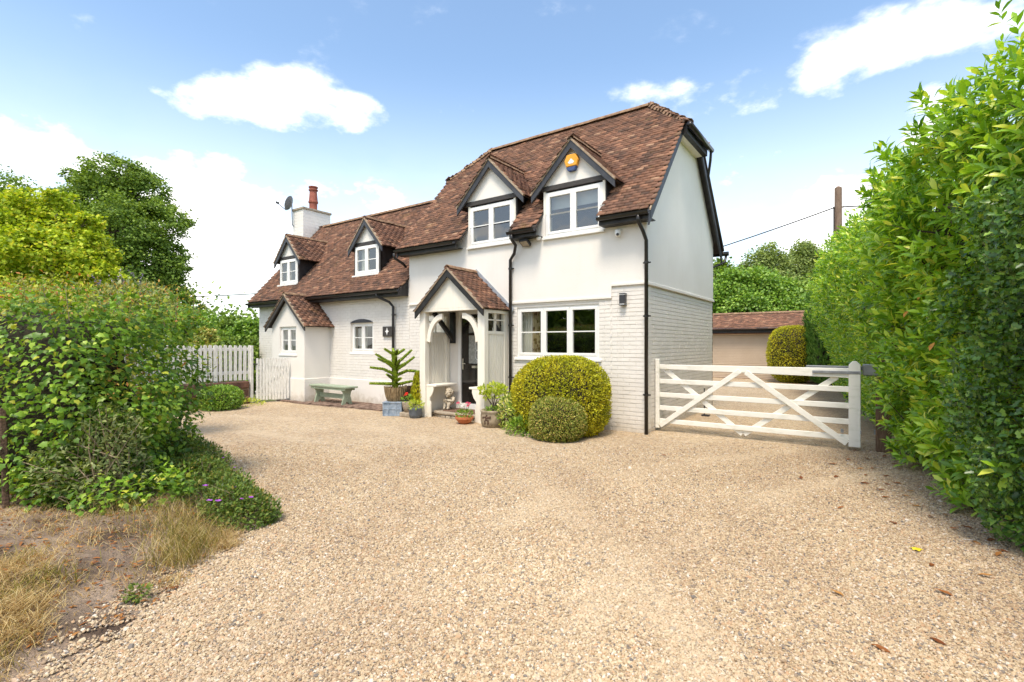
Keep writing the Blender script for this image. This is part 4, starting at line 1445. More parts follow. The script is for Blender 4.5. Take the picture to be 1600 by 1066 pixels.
t = thing('floodlight', (-2.5, -.02, 3.72), 'small black floodlight under the eaves between the dormers', 'floodlight')
MB().obox((-2.52, -.14, 3.69), (.10, 0, 0), (0, .075, -.05), (0, .018, .026)).build('housing', M['darkgrey'], t, bevel=.005)
MB().obox((-2.52, -.158, 3.663), (.082, 0, 0), (0, .058, -.039), (0, .002, .003)).build('lamp_glass', M['stone'], t)
MB().box(-2.54, -2.50, -.10, -.015, 3.69, 3.74).build('bracket', M['darkgrey'], t)
t = thing('motion_sensor', (-2.2, -.02, 3.75), 'white motion sensor under the eaves beside the floodlight', 'sensor')
MB().lathe([(.02, -.05), (.045, -.03), (.05, 0), (.045, .03), (.02, .045)], (-2.22, -.09, 3.76), 12).build('head', M['white'], t, smooth=True)
MB().box(-2.24, -2.20, -.06, -.014, 3.74, 3.80).build('mount', M['white'], t)
t = thing('house_sign', (-6.85, -.02, 1.8), 'dark wooden plaque with a white diamond emblem beside the wing downpipe', 'sign')
MB().box(-7.06, -6.66, -.05, -.008, 1.80, 2.06).build('board', M['tie'], t, bevel=.006)
dpt = [(0, .10), (.022, .03), (.07, 0), (.022, -.03), (0, -.10), (-.022, -.03), (-.07, 0), (-.022, .03)]
MB().prism([(-6.88 + a, -.056, 1.93 + b) for a, b in dpt], (0, .006, 0)).build('emblem', M['emblem'], t)
t = thing('satellite_dish', (-14.2, 1.62, 5.9), 'grey satellite dish on a pole beside the white chimney', 'satellite dish')
MB().tube([(-14.05, 1.66, 5.95), (-14.05, 1.60, 6.0), (-14.05, 1.58, 6.85)], .02, 8).build('pole', M['greyplastic'], t)
dd = unit(np.array((-.78, -.45, .35))); a1 = unit(np.cross(dd, (0, 0, 1))); a2 = np.cross(a1, dd)
vs = []; fs = []
cc = np.array((-14.1, 1.54, 6.78))
for k in range(6):
    for j in range(20):
        r_ = .27 * k / 5; th = 2 * math.pi * j / 20
        vs.append(cc + a1 * r_ * math.cos(th) * .9 + a2 * r_ * math.sin(th) + dd * (r_ * r_ * .75))
for k in range(5):
    for j in range(20):
        fs.append((k * 20 + j, k * 20 + (j + 1) % 20, (k + 1) * 20 + (j + 1) % 20, (k + 1) * 20 + j))
MB().add(vs, fs).build('reflector', M['greyplastic'], t, smooth=True, recalc=False)
MB().tube([cc - a2 * .28 + dd * .05, cc - a2 * .16 + dd * .44], .014, 6).obox(cc - a2 * .14 + dd * .47, dd * .05, a1 * .03, a2 * .04).build('receiver_arm', M['darkgrey'], t)

# ------------------------------------------------------------------ paving, step and things by the front wall
t = thing('stone_step', (-3.95, -.35, 0), 'rough grey stone step slab under the front door', 'step')
sp_ = [(-4.74, -.02), (-4.72, -.52), (-4.60, -.68), (-4.30, -.74), (-3.7, -.75), (-3.24, -.74), (-3.22, -.02)]
MB().prism([(x, y, .075) for x, y in sp_], (0, 0, .055)).build('slab', M['stone'], t, bevel=.012)
MB().prism([(x * .99 - .04, y * .94 - .0, -.05) for x, y in sp_], (0, 0, .124)).build('rubble_base', M['stone'], t, bevel=.02)
for k in range(9):
    x = -4.66 + k * .155
    MB().box(x + .006, x + .145, -.735 + .02 * random.random() + (.13 if k == 0 else .05 if k == 1 else 0), -.60, -.02, .07 - .012 * random.random()).build('base_stone', M['stone'], t, bevel=.018)
o = MB().box(-4.40, -3.45, -.60, -.08, .131, .145).build('doormat', M['mat'], None, 'brown doormat lying on the stone step', bevel=.004); o['category'] = 'doormat'

pv = MB().prism([(-10.4, -.98, -.03), (-9.3, -1.12, -.03), (-7.5, -.95, -.03), (-6.2, -.74, -.03), (-6.0, -.02, -.03), (-10.4, -.02, -.03)], (0, 0, .035)).build('brick_paving', M['soil'])
meta(pv, kind='structure')
M['paver'] = pmat('old_paving_brick', (.12, .075, .055), (.29, .20, .15), 7, .9, .7, 40, .01)
pm_ = MB().box(-.107, .107, -.052, .052, 0, .03); me = bpy.data.meshes.new('paver'); me.from_pydata(pm_.v, [], pm_.f); me.materials.append(M['paver'])
for r in range(11):
    for k in range(20):
        x = -10.25 + k * .222 + (r % 2) * .11; y = -1.02 + r * .094
        lim = -1.08 + max(0, (x + 9.3)) * .115
        if y < lim or x > -6.05 or (x < -9.3 and y > -.9): continue
        link('paver', me, pv, Matrix.Translation((x, y, .002 + random.uniform(-.006, .008))) @ Matrix.Rotation(random.uniform(-.04, .04), 4, 'Z'))

# green bench
t = thing('garden_bench', (-8.45, -.60, .03), 'small sage green wooden bench standing against the wing wall', 'bench')
bz = .03
MB().box(-9.26, -7.60, -.76, -.40, bz + .43, bz + .475).build('seat', M['bench'], t, bevel=.006)
MB().box(-9.2, -7.7, -.735, -.715, bz + .37, bz + .43).box(-9.2, -7.7, -.445, -.425, bz + .37, bz + .43).build('apron', M['bench'], t)
for x in (-9.05, -7.85):
    prof = [(-.16, 0), (-.06, 0), (-.03, .06), (.03, .06), (.06, 0), (.16, 0), (.13, .12), (.10, .22), (.12, .32), (.165, .37), (.165, .43), (-.165, .43), (-.165, .37), (-.12, .32), (-.10, .22), (-.13, .12)]
    MB().prism([(x, -.58 + a, bz + b) for a, b in prof], (.045, 0, 0)).build('leg', M['bench'], t, bevel=.004)
MB().box(-9.02, -7.84, -.60, -.57, bz + .14, bz + .26).build('stretcher', M['bench'], t, bevel=.004)


def pot_leaves(parent, c, r, n, m, size, tmpl=T_SMALL, flat=.6, name='foliage', up=.4):
    p, nr, d = shell(n, c, r, 2, .25, .15, c[0])
    ax = unit(nr + rand_dirs(n) * .7 + np.array((0, 0, up)))
    return leaf_part(parent, name, tmpl, p, ax, unit(nr * .6 + np.array((0, 0, .8)) + rand_dirs(n) * .4), size * rng.uniform(.7, 1.3, n), m)


def flower(parent, c, r, m, n=10, name='flower'):
    c = np.array(c, float)
    mb = MB()
    for k in range(n):
        d = rand_dirs(1)[0]; d[2] = abs(d[2]); d[1] = -abs(d[1]) if random.random() < .7 else d[1]
        e1 = unit(np.cross(d, (.3, .2, .9))); e2 = np.cross(d, e1)
        o = c + d * r * .6
        mb.add([o - e1 * r * .5, o + e2 * r * .35 + d * r * .3, o + e1 * r * .5, o - e2 * r * .35 + d * r * .3], [(0, 1, 2, 3)])
    return mb.build(name, m, parent, recalc=False)


# blue lead planter, basket and monkey puzzle
t = thing('lead_planter', (-5.50, -1.0, 0), 'square blue grey lead planter standing corner on below the wicker basket', 'planter')
rot = Matrix.Translation((-5.50, -1.0, 0)) @ Matrix.Rotation(R(33), 4, 'Z')
def rbox(x0, x1, y0, y1, z0, z1, mtx, name, m, parent, bevel=.004):
    mb = MB().box(x0, x1, y0, y1, z0, z1)
    mb.v = [tuple(mtx @ Vector(p)) for p in mb.v]
    return mb.build(name, m, parent, bevel=bevel)
s_ = .205
rbox(-s_, s_, -s_, s_, 0, .30, rot, 'body', M['lead'], t)
rbox(-s_ - .015, s_ + .015, -s_ - .015, s_ + .015, .285, .315, rot, 'rim', M['lead'], t); rbox(-s_ - .01, s_ + .01, -s_ - .01, s_ + .01, 0, .03, rot, 'base_rim', M['lead'], t)
for k in range(4):
    rr = rot @ Matrix.Rotation(R(90 * k), 4, 'Z')
    for x in (-s_ - .006, s_ - .022, -.10, .075):
        rbox(x, x + .026, -s_ - .012, -s_ + .01, .03, .285, rr, 'fillet', M['lead'], t, .003)
    rbox(-s_ + .02, s_ - .02, -s_ - .010, -s_ + .01, .145, .165, rr, 'fillet', M['lead'], t, .003)
t = thing('wicker_basket', (-5.50, -.98, .315), 'round wicker basket planter standing on the blue lead planter', 'basket')
bk = MB(); bk.lathe([(.165, .0), (.205, .10), (.230, .22), (.240, .31), (.222, .31), (.215, .27)], (-5.5, -.98, .316), 36)
bk.build('basket_body', M['wicker'], t, smooth=False)
for k in range(26):
    a = 2 * math.pi * k / 26
    MB().tube([(-5.5 + q * math.cos(a + w_), -.98 + q * math.sin(a + w_), .316 + z) for q, z, w_ in ((.171, .0, 0), (.212, .10, .04), (.237, .22, 0), (.248, .33 + .02 * random.random(), .03))], .010, 5).build('stake', M['wicker'], t)
MB().lathe([(.214, 0), (.214, .01)], (-5.5, -.98, .57), 24).build('compost', M['soilpot'], t)
t = thing('monkey_puzzle_tree', (-5.50, -.98, .58), 'young monkey puzzle tree growing in the wicker basket', 'tree')
mtop = 1.44
def puzzle_branch(pts, r0, r1, name, parent):
    pts = np.array(pts, float)
    MB().tube(list(pts), [r0 * .5 + (r1 - r0) * .5 * i / (len(pts) - 1) for i in range(len(pts))], 6).build(name, M['bark'], parent)
    L = np.linalg.norm(np.diff(pts, axis=0), axis=1).sum()
    n = int(L * 1150)
    tt = rng.random(n) * (len(pts) - 1 - 1e-4)
    i = tt.astype(int); fr = (tt - i)[:, None]
    c = pts[i] * (1 - fr) + pts[i + 1] * fr
    d = unit(pts[i + 1] - pts[i])
    q = rand_dirs(n); q = unit(q - d * (q * d).sum(1, keepdims=True))
    rr = (r0 + (r1 - r0) * (tt / (len(pts) - 1)))[:, None]
    leaf_part(parent, 'scale_leaves', T_SMALL, c + q * rr * .35, unit(d * .9 + q * .75), q, np.clip(rr[:, 0] * 1.5, .03, .075), M['araucaria'])
base = np.array((-5.50, -.98, .57))
puzzle_branch([base, base + (0, 0, .45), (-5.55, -.98, mtop - .05)], .055, .055, 'trunk', t)
for z, ang, ln, rise, cr in ((.70, 200, .62, .02, .0), (.68, 10, .42, .08, 0), (.72, 300, .36, .12, .05), (.72, 100, .4, .1, 0), (.92, 205, .62, .16, .1), (.88, 0, .62, .10, .16), (.95, 60, .4, .2, .1), (1.05, 215, .45, .22, .08), (1.0, 25, .50, .30, .0), (1.0, 300, .30, .25, 0),
                             (1.13, 195, .46, .24, 0), (1.14, 20, .42, .32, 0), (1.10, 285, .25, .22, 0), (1.12, 110, .3, .25, 0), (1.36, 205, .26, .13, 0), (1.36, 25, .24, .12, 0), (1.36, 300, .16, .10, 0), (1.36, 110, .2, .12, 0), (.80, 240, .3, .12, 0)):
    a = R(ang + 35)
    d = np.array((math.cos(a), math.sin(a) * .8, 0)); b = np.array((-5.52, -.98, z))
    puzzle_branch([b, b + d * ln * .5 + (0, 0, rise * .45 + cr * .5), b + d * ln + (0, 0, rise)], .036, .026, 'branch', t)
# dark trough
t = thing('wooden_trough', (-5.15, -.62, 0), 'dark weathered timber trough behind the wicker basket', 'planter')
for k in range(3):
    MB().box(-5.62, -4.98, -.66, -.625, .06 + k * .19, .24 + k * .19).build('plank', M['trough'], t, bevel=.008)
    MB().box(-5.62, -4.98, -.33, -.295, .06 + k * .19, .24 + k * .19).build('plank', M['trough'], t, bevel=.008)
for x in (-5.6, -5.02):
    MB().box(x - .03, x + .03, -.625, -.33, .0, .62).build('end_board', M['trough'], t, bevel=.006)
MB().box(-5.58, -5.03, -.61, -.34, .48, .53).build('compost', M['soilpot'], t)
# geranium pots and the little conifer
t = thing('geranium_pot', (-5.06, -.98, 0), 'round stone pot of red geranium left of the slate grey pot', 'flower pot')
MB().lathe([(.10, .0), (.135, .10), (.15, .20), (.15, .225), (.13, .225)], (-5.06, -.98, .10), 20).build('pot', M['stone'], t, smooth=True)
MB().box(-5.22, -4.90, -1.12, -.84, .0, .098).build('pot_foot', M['stone'], t, bevel=.015)
pot_leaves(t, (-5.06, -.98, .36), (.16, .16, .11), 160, M['greenleaf'], .06)
flower(t, (-5.02, -1.08, .50), .055, M['redpetal'], 16); flower(t, (-5.10, -1.05, .46), .04, M['redpetal'], 10)
t = thing('dwarf_conifer', (-4.93, -.80, .0), 'slim yellow dwarf conifer against the left porch post', 'conifer')
n = 900
zz = rng.random(n) ** .8; a = rng.random(n) * 6.283; rad = .125 * np.clip((1 - zz) * 1.5, 0, 1) ** .6 * (.7 + .3 * rng.random(n)) + .012
p = np.stack([-4.95 + rad * np.cos(a), -.84 + rad * np.sin(a), .26 + zz * .66], 1)
nr = np.stack([np.cos(a), np.sin(a), a * 0 + .3], 1)
leaf_part(t, 'foliage', T_SMALL, p, unit(nr * .5 + np.array((0, 0, 1.))), nr, rng.uniform(.05, .085, n), M['golden'])
MB().lathe([(.10, 0), (.13, .22), (.13, .25)], (-4.95, -.84, 0), 16).build('pot', M['stone'], t); MB().tube([(-4.95, -.84, .2), (-4.95, -.84, .8)], [.03, .008], 6).build('trunk', M['bark'], t)
t = thing('slate_pot', (-4.76, -1.05, 0), 'slate grey pot of bright green leaves by the left porch post', 'flower pot')
MB().lathe([(.115, 0), (.135, .09), (.148, .19), (.153, .20), (.153, .215), (.13, .215)], (-4.78, -1.05, 0), 22).build('pot', M['greypot'], t, smooth=True)
pot_leaves(t, (-4.78, -1.05, .27), (.18, .18, .11), 190, M['limeleaf'], .06)
# terracotta bowl of flowers
t = thing('terracotta_pot', (-3.36, -1.0, 0), 'terracotta bowl of pink and white flowers in front of the step', 'flower pot')
MB().lathe([(.09, 0), (.12, .02), (.17, .09), (.175, .10), (.185, .10), (.185, .145), (.165, .145), (.16, .12)], (-3.40, -1.02, 0), 24).build('pot', M['terracotta'], t, smooth=False)
pot_leaves(t, (-3.40, -1.02, .19), (.16, .16, .08), 170, M['greenleaf'], .055)
for (dx, dz, m) in ((-.14, .40, 'pinkpetal'), (.03, .38, 'whitepetal'), (-.02, .35, 'whitepetal'), (.10, .41, 'pinkpetal'), (.16, .40, 'pinkpetal'), (.13, .36, 'pinkpetal')):
    flower(t, (-3.40 + dx, -1.05, dz), .045, M[m], 12)
    MB().tube([(-3.40 + dx * .4, -1.03, .18), (-3.40 + dx, -1.05, dz)], .004, 4).build('stem', M['greenleaf'], t)
# stoneware pot with shrub
t = thing('stoneware_pot', (-2.70, -.95, 0), 'big brown stoneware pot with raised ornament right of the porch', 'flower pot')
MB().lathe([(.20, 0), (.225, .03), (.245, .12), (.245, .22), (.235, .27), (.25, .29), (.25, .325), (.215, .325), (.21, .29)], (-2.72, -.95, 0), 28).build('pot', M['stonepot'], t, smooth=True)
orn = MB()
for dx, dz, s1, s2 in ((-.05, .20, .05, .022), (.05, .20, .05, .022), (0, .17, .03, .035), (-.035, .11, .02, .04), (.035, .11, .02, .04), (0, .23, .02, .02)):
    orn.obox((-2.70 + dx, -1.190 + abs(dx) * .12, dz), (s1, 0, .01), (0, .012, 0), (0, 0, s2))
orn.build('ornament', M['trough'], t, bevel=.008)
MB().lathe([(.21, 0), (.21, .01)], (-2.72, -.95, .285), 20).build('compost', M['soilpot'], t)
pot_leaves(t, (-2.70, -.97, .33), (.20, .20, .06), 220, M['greenleaf'], .05, name='ground_leaves')
t2 = thing('potted_shrub', (-2.72, -.95, .29), 'small open branched shrub with lime leaves in the stoneware pot', 'shrub')
for dx, dz, r_ in ((-.22, .70, .10), (.06, .76, .13), (.18, .72, .12), (-.02, .62, .08), (.24, .62, .08), (-.17, .60, .07)):
    MB().tube([(-2.72, -.95, .28), (-2.72 + dx * .3, -.95, .45), (-2.72 + dx, -.96, dz - .04)], [.014, .011, .006], 5).build('branch', M['bark'], t2)
    n = int(1500 * r_ ** 1.2)
    p, nr, d = shell(n, (-2.72 + dx, -.96, dz), (r_, r_, r_ * .7), 2, .2, .2, dx)
    leaf_part(t2, 'foliage', T_SMALL, p, unit(nr + np.array((0, 0, .4))), unit(nr + rand_dirs(n) * .4 + np.array((0, 0, .5))), rng.uniform(.05, .09, n), M['limeleaf'])

# seated stone cherub
def skin_figure(name, joints, edges, radii, m, parent, levels=2):
    me = bpy.data.meshes.new(name)
    me.from_pydata(joints, edges, [])
    o = link(name, me, parent)
    sk = o.modifiers.new('skin', 'SKIN'); sk.use_smooth_shade = True
    for i, r_ in enumerate(radii):
        me.skin_vertices[0].data[i].radius = (r_, r_) if not isinstance(r_, tuple) else r_
    me.skin_vertices[0].data[0].use_root = True
    ss = o.modifiers.new('sub', 'SUBSURF'); ss.levels = levels; ss.render_levels = levels
    me.materials.append(m)
    return o


st = thing('garden_statue', (-4.40, -.38, .131), 'cream stone statue of a seated child hugging its knees on the step', 'statue')
sx, sy, sz = -4.40, -.36, .131
J = [(0, .03, .08), (0, .04, .16), (0, .02, .255), (0, .0, .30),                     # pelvis, belly, chest, neck
     (-.06, -.06, .125), (-.06, -.10, .185), (-.055, -.12, .05), (-.055, -.165, .03),   # left thigh, knee, ankle, toe
     (.06, -.06, .125), (.06, -.10, .185), (.055, -.12, .05), (.055, -.165, .03),
     (-.10, .01, .265), (-.135, -.05, .20), (-.05, -.135, .215),                        # arm
     (.10, .01, .265), (.135, -.05, .20), (.03, -.14, .23)]
E_ = [(0, 1), (1, 2), (2, 3), (0, 4), (4, 5), (5, 6), (6, 7), (0, 8), (8, 9), (9, 10), (10, 11), (2, 12), (12, 13), (13, 14), (2, 15), (15, 16), (16, 17)]
RR = [.085, .08, .075, .035, .052, .047, .032, .028, .052, .047, .032, .028, .038, .033, .026, .038, .033, .026]
skin_figure('body', [(sx + a, sy + b, sz + c) for a, b, c in J], E_, RR, M['statue'], st)
def ell(mb, c, r, n=14, k=10, fn=None):
    vs = []; fs = []
    for j in range(k + 1):
        ph = -math.pi / 2 + math.pi * j / k
        for i in range(n):
            th = 2 * math.pi * i / n
            vs.append((c[0] + r[0] * math.cos(ph) * math.cos(th), c[1] + r[1] * math.cos(ph) * math.sin(th), c[2] + r[2] * math.sin(ph)))
    for j in range(k):
        for i in range(n):
            fs.append((j * n + i, j * n + (i + 1) % n, (j + 1) * n + (i + 1) % n, (j + 1) * n + i))
    return mb.add(vs, fs)
hc = np.array((sx + .005, sy - .035, sz + .385))
hd = MB(); ell(hd, hc, (.082, .088, .092)); ell(hd, hc + (0, -.088, -.012), (.014, .02, .018)); ell(hd, hc + (-.045, -.055, -.03), (.035, .03, .03)); ell(hd, hc + (.045, -.055, -.03), (.035, .03, .03)); ell(hd, hc + (0, -.07, -.052), (.03, .022, .014)); ell(hd, hc + (0, -.062, -.078), (.03, .025, .018))
ell(hd, hc + (-.083, 0, -.01), (.014, .022, .026)); ell(hd, hc + (.083, 0, -.01), (.014, .022, .026))
hd.build('head', M['statue'], st, smooth=True)
ey = MB(); ell(ey, hc + (-.03, -.079, .008), (.012, .008, .009)); ell(ey, hc + (.03, -.079, .008), (.012, .008, .009)); ey.build('eye', M['stone'], st, smooth=True)
hr = MB()
for k in range(46):
    d = rand_dirs(1)[0]; d[2] = abs(d[2]) * .9 + .05
    if d[1] < -.55 and d[2] < .55: continue
    ell(hr, hc + unit(d) * np.array((.083, .088, .090)) , (.024, .024, .022), 6, 5)
hr.build('hair', M['statue'], st, smooth=True)
for sx_ in (-1, 1):
    f = MB()
    h0_ = np.array((sx + (-.03 if sx_ < 0 else .015), sy - .15, sz + (.218 if sx_ < 0 else .232)))
    ell(f, h0_, (.028, .02, .016), 8, 6)
    for k in range(4):
        f.tube([h0_ + (-sx_ * .015, -.004, .012 - k * .009), h0_ + (-sx_ * (.045 - .004 * abs(k - 1)), -.006, .012 - k * .009), h0_ + (-sx_ * (.058 - .005 * abs(k - 1)), .004, .008 - k * .009)], [.0065, .006, .004], 6)
    f.tube([h0_ + (0, -.01, .01), h0_ + (-sx_ * .02, -.022, .028)], [.007, .004], 6)
    f.build('hand', M['statue'], st, smooth=True)

# ------------------------------------------------------------------ clipped bushes by the front wall
def bush(name, c, r, p, n, m, size, label, cat='bush', tmpl=T_SMALL, lo=.84, wob=.05, seed=1.0, rot=0.0, corek=.88, up=.25, lf=1.6, jit=.7, coremat='twig', singles=0, zmin=.02):
    t = thing(name, (c[0], c[1], 0), label, cat)
    core(t, 'shade_core', c, tuple(np.array(r) * corek), p, M[coremat], rot)  # added solid core, dark in place of twigs and shade
    q, nr, d = shell(n, c, r, p, lo, wob, seed, rot, lf, zmin)
    ax = unit(nr * .8 + rand_dirs(n) * jit + np.array((0, 0, up)))
    leaf_part(t, 'foliage', tmpl, q, ax, unit(nr + rand_dirs(n) * .55 + np.array((0, 0, .2))), rng.uniform(.7, 1.3, n) * size, m, singles, None, d > .5)
    return t


b1 = bush('clipped_bush', (-1.33, -.76, .62), (.93, .70, .76), 2.35, 32000, M['golden'], .040, 'big rounded golden green bush below the wide window', wob=.06, seed=2.1, lf=2.2, jit=.8)
b2 = bush('clipped_bush', (-1.04, -1.36, .31), (.48, .42, .40), 2.4, 15000, M['box'], .032, 'small round clipped box bush in front of the golden bush', wob=.055, seed=.4, lf=2.5)
b3 = bush('variegated_shrub', (-2.15, -.95, .26), (.40, .34, .40), 2.2, 1500, M['euonymus'], .075, 'loose variegated shrub between the stoneware pot and golden bush', 'shrub', lo=.3, wob=.25, seed=3.3, corek=.5, tmpl=T_LAUREL)
q, nr, d = shell(500, (-1.75, -1.35, .10), (.35, .2, .18), 2, .2, .3, 5.0)
t = thing('leafy_seedling', (-1.75, -1.35, 0), 'low fresh green seedlings at the left foot of the box bush', 'plant')
leaf_part(t, 'foliage', T_LAUREL, q, unit(nr + rand_dirs(500) * .5 + np.array((0, 0, .3))), unit(nr * .4 + np.array((0, 0, 1.))), rng.uniform(.06, .10, 500), M['greenleaf'])

# ------------------------------------------------------------------ picket fence, low wall, picket gate
def picket_mesh(w, h, t, rounded=True):
    if rounded:
        prof = [(-w / 2, 0), (w / 2, 0), (w / 2, h - w / 2)] + [(w / 2 * math.cos(math.pi * k / 6), h - w / 2 + w / 2 * math.sin(math.pi * k / 6)) for k in range(1, 6)] + [(-w / 2, h - w / 2)]
    else:
        prof = [(-w / 2, 0), (w / 2, 0), (w / 2, h), (-w / 2, h)]
    mb = MB().prism([(0, a, b) for a, b in prof], (t, 0, 0))
    me = bpy.data.meshes.new('picket'); me.from_pydata(mb.v, [], mb.f); me.materials.append(M['picketpaint'])
    return me


FX = -10.42
t = thing('picket_fence', (FX, -3.4, .5), 'white round topped picket fence standing above the low stone wall', 'fence')
pme = picket_mesh(.078, .93, .02)
for k in range(32):
    y = -1.80 - k * .122
    link('picket', pme, t, Matrix.Translation((FX + random.uniform(0, .006), y, .645 + random.uniform(-.012, .012))) @ Matrix.Rotation(random.uniform(-.012, .012), 4, 'X'))
for z in (.80, 1.42):
    MB().box(FX - .05, FX - .002, -5.7, -1.72, z, z + .085).build('rail', M['picketpaint'], t, bevel=.005)
for y in (-1.72, -2.62, -4.2, -5.7):
    MB().box(FX - .10, FX - .051, y - .05, y + .05, .3 if y < -1.8 else .0, 1.56).build('post', M['picketpaint'], t, bevel=.006)
MB().box(FX - .02, FX + .06, -1.79, -1.71, .02, 1.56).build('post', M['picketpaint'], t, bevel=.008)

t = thing('stone_wall', (-10.35, -3.4, 0), 'low dark red stone retaining wall under the picket fence', 'wall')
M['redstone'] = pmat('dark_red_sandstone', (.055, .03, .022), (.21, .10, .065), 5, .9, .8, 30, .02, lo=.3, hi=.7)
MB().box(-10.75, -10.36, -6.0, -1.82, -.03, .60).build('wall_core', M['soil'], t)
for r in range(3):
    y = -1.83
    while y > -5.9:
        L = random.uniform(.28, .62)
        s_ = random.uniform(-.012, .03)
        MB().box(-10.62, -10.34 + s_, y - L + .012, y, .005 + r * .205, .195 + r * .205).build('stone', M['redstone'], t, bevel=.025)
        y -= L

t = thing('picket_gate', (-10.3, -1.3, 0), 'white picket gate between the fence and the side room', 'gate')
G0, G1 = np.array((-10.36, -1.64)), np.array((-10.07, -.86))
gd = (G1 - G0); gl = np.linalg.norm(gd); gd /= gl
ga = math.atan2(-gd[0], gd[1])
gme = picket_mesh(.058, 1.14, .018)
for k in range(11):
    p = G0 + gd * (.03 + k * (gl - .06) / 10)
    link('picket', gme, t, Matrix.Translation((p[0], p[1], .075 + random.uniform(-.006, .006))) @ Matrix.Rotation(ga, 4, 'Z'))
for z in (.22, .95):
    MB().bar((*(G0 - np.array((.022, 0))), z), (*(G1 - np.array((.022, 0))), z), .03, .08).build('rail', M['picketpaint'], t, bevel=.004)
MB().bar((*(G0 - np.array((.022, 0))), .28), (*(G1 - np.array((.022, 0))), .90), .026, .07).build('brace', M['picketpaint'], t)
MB().box(G0[0] - .01, G0[0] + .03, G0[1] - .08, G0[1] + .03, 1.045, 1.07).build('latch', M['darkgrey'], t)

bush('round_shrub', (-9.75, -2.85, .22), (.50, .48, .36), 2.2, 3800, M['greenleaf'], .062, 'dome of fresh green shrub in front of the low stone wall', 'shrub', lo=.6, wob=.12, seed=6.1, corek=.75)
q, nr, d = shell(500, (-10.05, -2.05, .04), (.35, .45, .10), 2, .2, .3, 8.0)
t = thing('ground_herb', (-10.05, -2.05, 0), 'low yellow green herb at the foot of the wall near the gate', 'plant')
leaf_part(t, 'foliage', T_SMALL, q, unit(nr + rand_dirs(500) * .5), nr, rng.uniform(.04, .07, 500), M['limeleaf'])

# ------------------------------------------------------------------ five bar field gate
t = thing('field_gate', (1.6, .47, 0), 'white wooden five bar gate across the drive beside the house', 'gate')
gx0, gx1, gy = .015, 3.14, .45
def gbox(name, x0, x1, y0, y1, z0, z1, bev=.006):
    return MB().box(x0, x1, y0, y1, z0, z1).build(name, M['gatepaint'], t, bevel=bev)
gbox('stile', gx0, gx0 + .075, gy - .03, gy + .045, .055, 1.33)
MB().prism([(gx1 - .15, gy - .035, .055), (gx1, gy - .035, .055), (gx1, gy - .035, 1.29), (gx1 - .05, gy - .035, 1.345), (gx1 - .10, gy - .035, 1.345), (gx1 - .15, gy - .035, 1.29)], (0, .085, 0)).build('heel_post', M['gatepaint'], t, bevel=.006)
MB().prism([(gx0 + .075, gy - .018, 1.145), (gx1 - .15, gy - .018, 1.09), (gx1 - .15, gy - .018, 1.235), (gx0 + .075, gy - .018, 1.225)], (0, .05, 0)).build('top_rail', M['gatepaint'], t, bevel=.006)
for z in (.875, .625, .385, .145):
    gbox('rail', gx0 + .075, gx1 - .15, gy - .008, gy + .022, z, z + .085)
xm = 1.50
for (a, b, yb, nm) in (((gx0 + .09, .10), (xm - .03, 1.15), gy - .03, 'brace'), ((gx1 - .17, .10), (xm + .06, 1.13), gy - .03, 'brace'),
                       ((gx0 + .17, 1.13), (xm - .0, .08), gy + .030, 'brace'), ((gx1 - .30, 1.10), (xm + .02, .08), gy + .030, 'brace')):
    MB().bar((a[0], yb + .002, a[1]), (b[0], yb + .002, b[1]), .020, .085, (0, 0, 1)).build(nm, M['gatepaint'], t, bevel=.004)
MB().box(gx1 - .62, gx1 + .01, gy - .042, gy - .035, 1.15, 1.195).box(gx1 - .62, gx1 - .15, gy - .036, gy - .02, 1.155, 1.19).build('hinge_strap', M['galv'], t, bevel=.003)
for x in (gx1 - .58, gx1 - .36, gx1 - .05):
    MB().tube([(x, gy - .05, 1.172), (x, gy - .03, 1.172)], .014, 8).build('hinge_bolt', M['galv'], t)
for x in (gx1 - .25, gx1 - .005):
    MB().box(x, x + .035 if x < gx1 - .1 else x + .012, gy - .04, gy + .03, .26, .31).build('hinge_bracket', M['galv'], t)
MB().box(gx0 - .012, gx0 + .002, gy - .02, gy + .02, 1.09, 1.15).build('latch_plate', M['galv'], t)
t = thing('gate_opener', (2.9, .62, 1.2), 'grey electric gate opener arm mounted behind the top rail', 'gate opener')
MB().box(2.42, 3.30, .54, .64, 1.205, 1.265).build('arm', M['greyplastic'], t, bevel=.01)
MB().box(3.16, 3.36, .50, .66, 1.13, 1.30).build('motor_housing', M['galv'], t, bevel=.012)
t = thing('gate_post', (3.42, .62, 0), 'brown timber gate post half buried in the laurel hedge', 'post')
MB().box(3.32, 3.51, .52, .71, 0, 1.5).build('post', M['post'], t, bevel=.012)
MB().box(3.30, 3.325, .56, .66, .25, .31).build('hinge_pin', M['galv'], t); MB().box(3.30, 3.325, .56, .66, 1.14, 1.2).build('hinge_pin', M['galv'], t)
# gate stop in the drive and drain pipe by the wall
t = thing('gate_stop', (.95, 3.4, 0), 'thin dark metal drop bolt post beside the gable wall', 'gate stop')
MB().tube([(.25, 2.9, 0), (.25, 2.9, .62)], .014, 6).build('rod', M['darkgrey'], t); MB().box(.20, .36, 2.84, 2.96, .0, .035).build('foot', M['darkgrey'], t)

